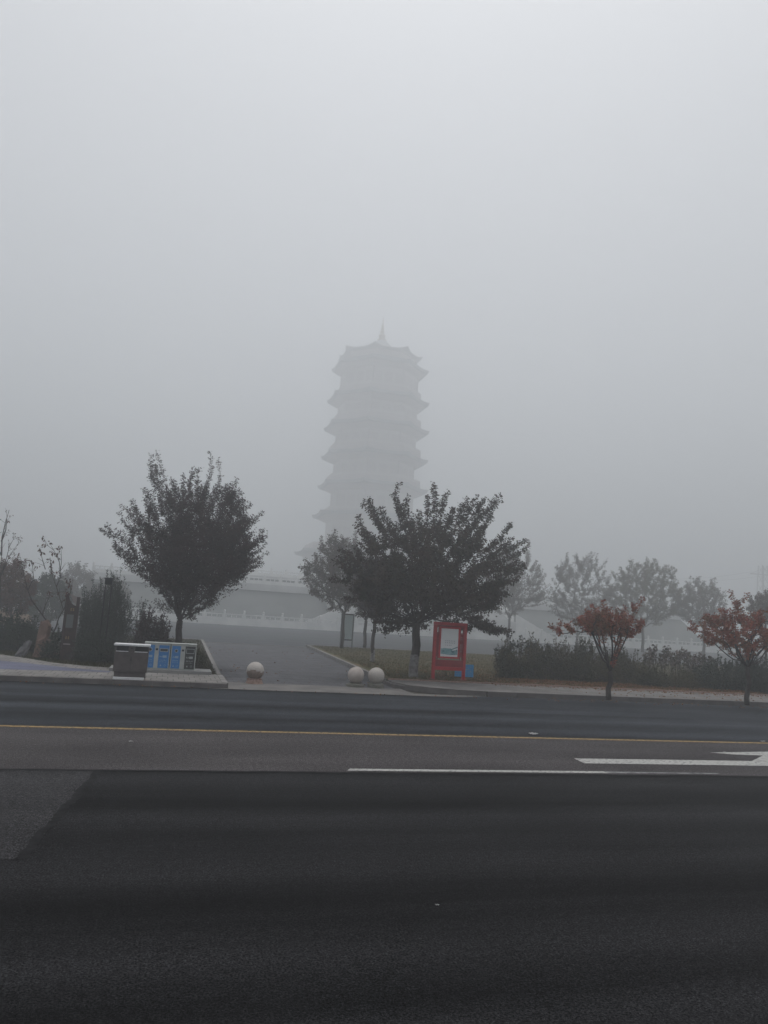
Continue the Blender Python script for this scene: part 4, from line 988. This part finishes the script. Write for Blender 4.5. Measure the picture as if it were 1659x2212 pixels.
# tall dry stalks behind the lower hedge
def stalks(name, label, pts, Y, seed, m='leaf_mauve', n_leaf=26, leaf=.13, jit=.35, top_only=.55):
    rng = np.random.default_rng(seed); x0, _ = at(pts[len(pts) // 2][0], 1430, Y); root = empty(name, (x0, Y, .13), label, 'plant')
    A, B, P, D = [], [], [], []
    for px, top in pts:
        for k in range(3):
            x, z = at(px + rng.uniform(-5, 5), top + rng.uniform(-4, 14), Y); y = Y + rng.uniform(-jit, jit); z = max(.6, z); f = np.array([x + rng.normal() * .08, y, .12]); h = np.array([x, y, z]); m_ = (f + h) / 2 + rng.normal(size=3) * .04
            A += [f, m_]; B += [m_, h]
            for j in range(n_leaf):
                u = top_only + (1 - top_only) * rng.random() ** .6; P.append(f + (h - f) * u + rng.normal(size=3) * .04); D.append(rng.normal(size=3) + np.array([0, 0, -.6]))
    V, Fq = frusta(np.array(A), np.array(B), np.full(len(A), .011), np.full(len(A), .008), 4); np_mesh('stems', V, Fq, M['bark'], root)
    V, Fq = leaf_quads(np.array(P), np.array(D), leaf, rng, .5); np_mesh('foliage', V, Fq, M[m], root); return root
stalks('tall_weeds', 'tall dusky leafy stalks standing behind the lower hedge', [(p, t_) for p, t_ in zip(range(1395, 1530, 7), [1402, 1408, 1398, 1390, 1404, 1410, 1396, 1405, 1412, 1402, 1408, 1400, 1412, 1415, 1408, 1418, 1410, 1420, 1416, 1412])], 30.5, 55, leaf=.15)
stalks('weeds', 'green drooping leafy sprays at the left end of the long hedge', [(1078, 1402), (1088, 1392), (1100, 1386), (1112, 1380), (1130, 1374), (1146, 1384), (1165, 1386), (1185, 1384)], 29.2, 56, m='leaf_green', leaf=.12)

# left bed
hedge('shrub', 'large loose dark evergreen shrub around the slender lantern', 33.0, [(186, 1318, 16), (205, 1296, 15), (222, 1300, 12), (240, 1276, 16), (258, 1290, 15), (278, 1306, 14), (300, 1330, 12), (245, 1340, 36), (200, 1350, 30)], 34000, .085, 'leaf_green', 61, cat='shrub', spikes=420, spike_len=.75, stems=24, aspect=.3, up=1.0)
hedge('hedge', 'low dense dark hedge between the totem sign and the litter bin', 27.9, [(176, 1388, 14), (196, 1384, 18), (222, 1386, 20), (246, 1392, 20), (268, 1396, 20)], 20000, .06, 'leaf_green', 62, spikes=20, stems=10)
hedge('shrub', 'loose open shrub beneath the big left tree behind the cabinets', 29.6, [(318, 1335, 16), (340, 1350, 20), (318, 1380, 26), (355, 1390, 24)], 9500, .09, 'leaf_plum', 63, cat='shrub', spikes=90, spike_len=.5, stems=20)
hedge('shrub', 'yellowish green low shrub at the driveway corner right of the cabinets', 27.0, [(400, 1400, 18), (420, 1404, 18), (436, 1414, 13), (380, 1398, 16)], 15000, .055, 'leaf_yg', 64, cat='shrub', spikes=30, spike_len=.25)
hedge('shrub', 'dark green shrub behind the rocks at far left', 31.5, [(8, 1345, 20), (35, 1342, 22), (62, 1350, 20), (95, 1372, 18)], 17000, .08, 'leaf_green', 65, cat='shrub', spikes=40)
hedge('shrub', 'small dark shrub between the brown rock and the totem sign', 28.6, [(118, 1385, 14), (132, 1372, 12), (104, 1392, 10)], 7500, .07, 'leaf_green', 66, cat='shrub')
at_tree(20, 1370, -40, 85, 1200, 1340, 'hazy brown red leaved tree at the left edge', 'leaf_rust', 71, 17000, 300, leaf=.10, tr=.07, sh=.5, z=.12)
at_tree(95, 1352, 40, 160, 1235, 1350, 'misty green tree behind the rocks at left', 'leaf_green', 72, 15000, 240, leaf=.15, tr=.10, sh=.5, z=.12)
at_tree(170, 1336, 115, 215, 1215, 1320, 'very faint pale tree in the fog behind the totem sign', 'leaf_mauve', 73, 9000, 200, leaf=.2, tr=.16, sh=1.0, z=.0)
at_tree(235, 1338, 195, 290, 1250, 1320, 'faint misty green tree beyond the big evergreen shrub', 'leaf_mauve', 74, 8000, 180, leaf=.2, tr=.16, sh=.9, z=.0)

def sapling(label, limbs, Y, seed, m, base, n_leaf=14, leaf=.12, r0=.045, at_tips=.45, jit=.25):
    """bare sapling: limbs are drawn as (px, py) chains in one plane, then pushed apart in depth"""
    rng = np.random.default_rng(seed); bx0, by0 = base; bxx = at(*limbs[0][0], Y)[0]
    root = empty('sapling', (bxx, Y, .12), label, 'tree'); q = MB(); P, D, A, B = [], [], [], []
    for li, ch in enumerate(limbs):
        dep = rng.uniform(-jit, jit) if li else 0; pts = []
        for j, (px, py_) in enumerate(ch):
            x, z = at(px, py_, Y); pts.append((x, Y + dep * j / len(ch), max(z, .08)))
        r = r0 * (1 if li == 0 else .6) * (1 if li < 3 else .6)
        q.tube(pts, [max(.006, r * (1 - .75 * j / (len(pts) - 1))) for j in range(len(pts))], 7)
        ln = len(pts)
        for j in range(1, ln):
            a, b_ = np.array(pts[j - 1]), np.array(pts[j])
            if li == 0: continue
            for k in range(3):
                u = rng.random(); s_ = a + (b_ - a) * u; d = unit(unit(b_ - a) + rng.normal(size=3) * .6 + np.array([0, 0, .3])); e = s_ + d * rng.uniform(.15, .45); A.append(s_); B.append(e)
                if j / ln >= at_tips:
                    for _ in range(n_leaf): P.append(s_ + (e - s_) * rng.uniform(.3, 1.1) + rng.normal(size=3) * .03); D.append(rng.normal(size=3) * .6 + np.array([0, 0, -.8]))
    q.build('trunk', M['bark'], root, smooth=True)
    V, Fq = frusta(np.array(A), np.array(B), np.full(len(A), .006), np.full(len(A), .003), 4); np_mesh('twigs', V, Fq, M['bark'], root)
    V, Fq = leaf_quads(np.array(P), np.array(D), leaf, rng, .5); np_mesh('crown', V, Fq, M[m], root); return root
sapling('bare sapling with boughs in a wide V and few reddish leaves behind rocks', [
    [(112, 1425), (114, 1395), (113, 1362)],
    [(113, 1362), (100, 1340), (84, 1318), (68, 1296), (58, 1268), (52, 1240), (46, 1212)],
    [(113, 1372), (122, 1352), (127, 1335), (137, 1318), (146, 1300), (152, 1280)],
    [(137, 1318), (130, 1295), (122, 1268), (112, 1240), (108, 1205)],
    [(122, 1268), (131, 1245), (129, 1215), (118, 1190), (103, 1178)],
    [(129, 1240), (132, 1215), (131, 1188)],
    [(92, 1328), (98, 1308), (106, 1290), (116, 1278)],
    [(60, 1275), (72, 1250), (70, 1225), (66, 1210)],
    [(98, 1230), (92, 1210), (88, 1195)],
    [(146, 1300), (153, 1275), (150, 1250)]], 29.6, 81, 'leaf_rust', (0, 0), n_leaf=5, at_tips=.6)
sapling('tall thin bare tree with sparse leaves at the far left edge', [
    [(-6, 1400), (-2, 1330), (0, 1260), (3, 1200)],
    [(3, 1200), (4, 1160), (10, 1130), (18, 1100)],
    [(3, 1170), (12, 1145), (14, 1115)],
    [(0, 1250), (12, 1215), (22, 1180), (34, 1160)],
    [(4, 1240), (18, 1205), (26, 1190), (40, 1170)],
    [(2, 1200), (-8, 1170), (-14, 1140)]], 34.0, 82, 'leaf_rust', (0, 0), n_leaf=3, leaf=.09, at_tips=.5, r0=.05)

# ================================================================== FOG
hz = MB().bx(-660, 660, -210, 660, -1.06, 118).build('haze', [bpy.data.materials.new('haze')], loc=(0, 0, 0))
m = hz.data.materials[0]; m.use_nodes = True; m.node_tree.nodes.clear()
v = m.node_tree.nodes.new('ShaderNodeVolumePrincipled'); o = m.node_tree.nodes.new('ShaderNodeOutputMaterial')
v.inputs['Color'].default_value = (0.922, 0.945, 0.963, 1); v.inputs['Density'].default_value = 0.0061; v.inputs['Anisotropy'].default_value = 0.6
m.node_tree.links.new(v.outputs[0], o.inputs['Volume'])
tag(hz, kind='stuff')
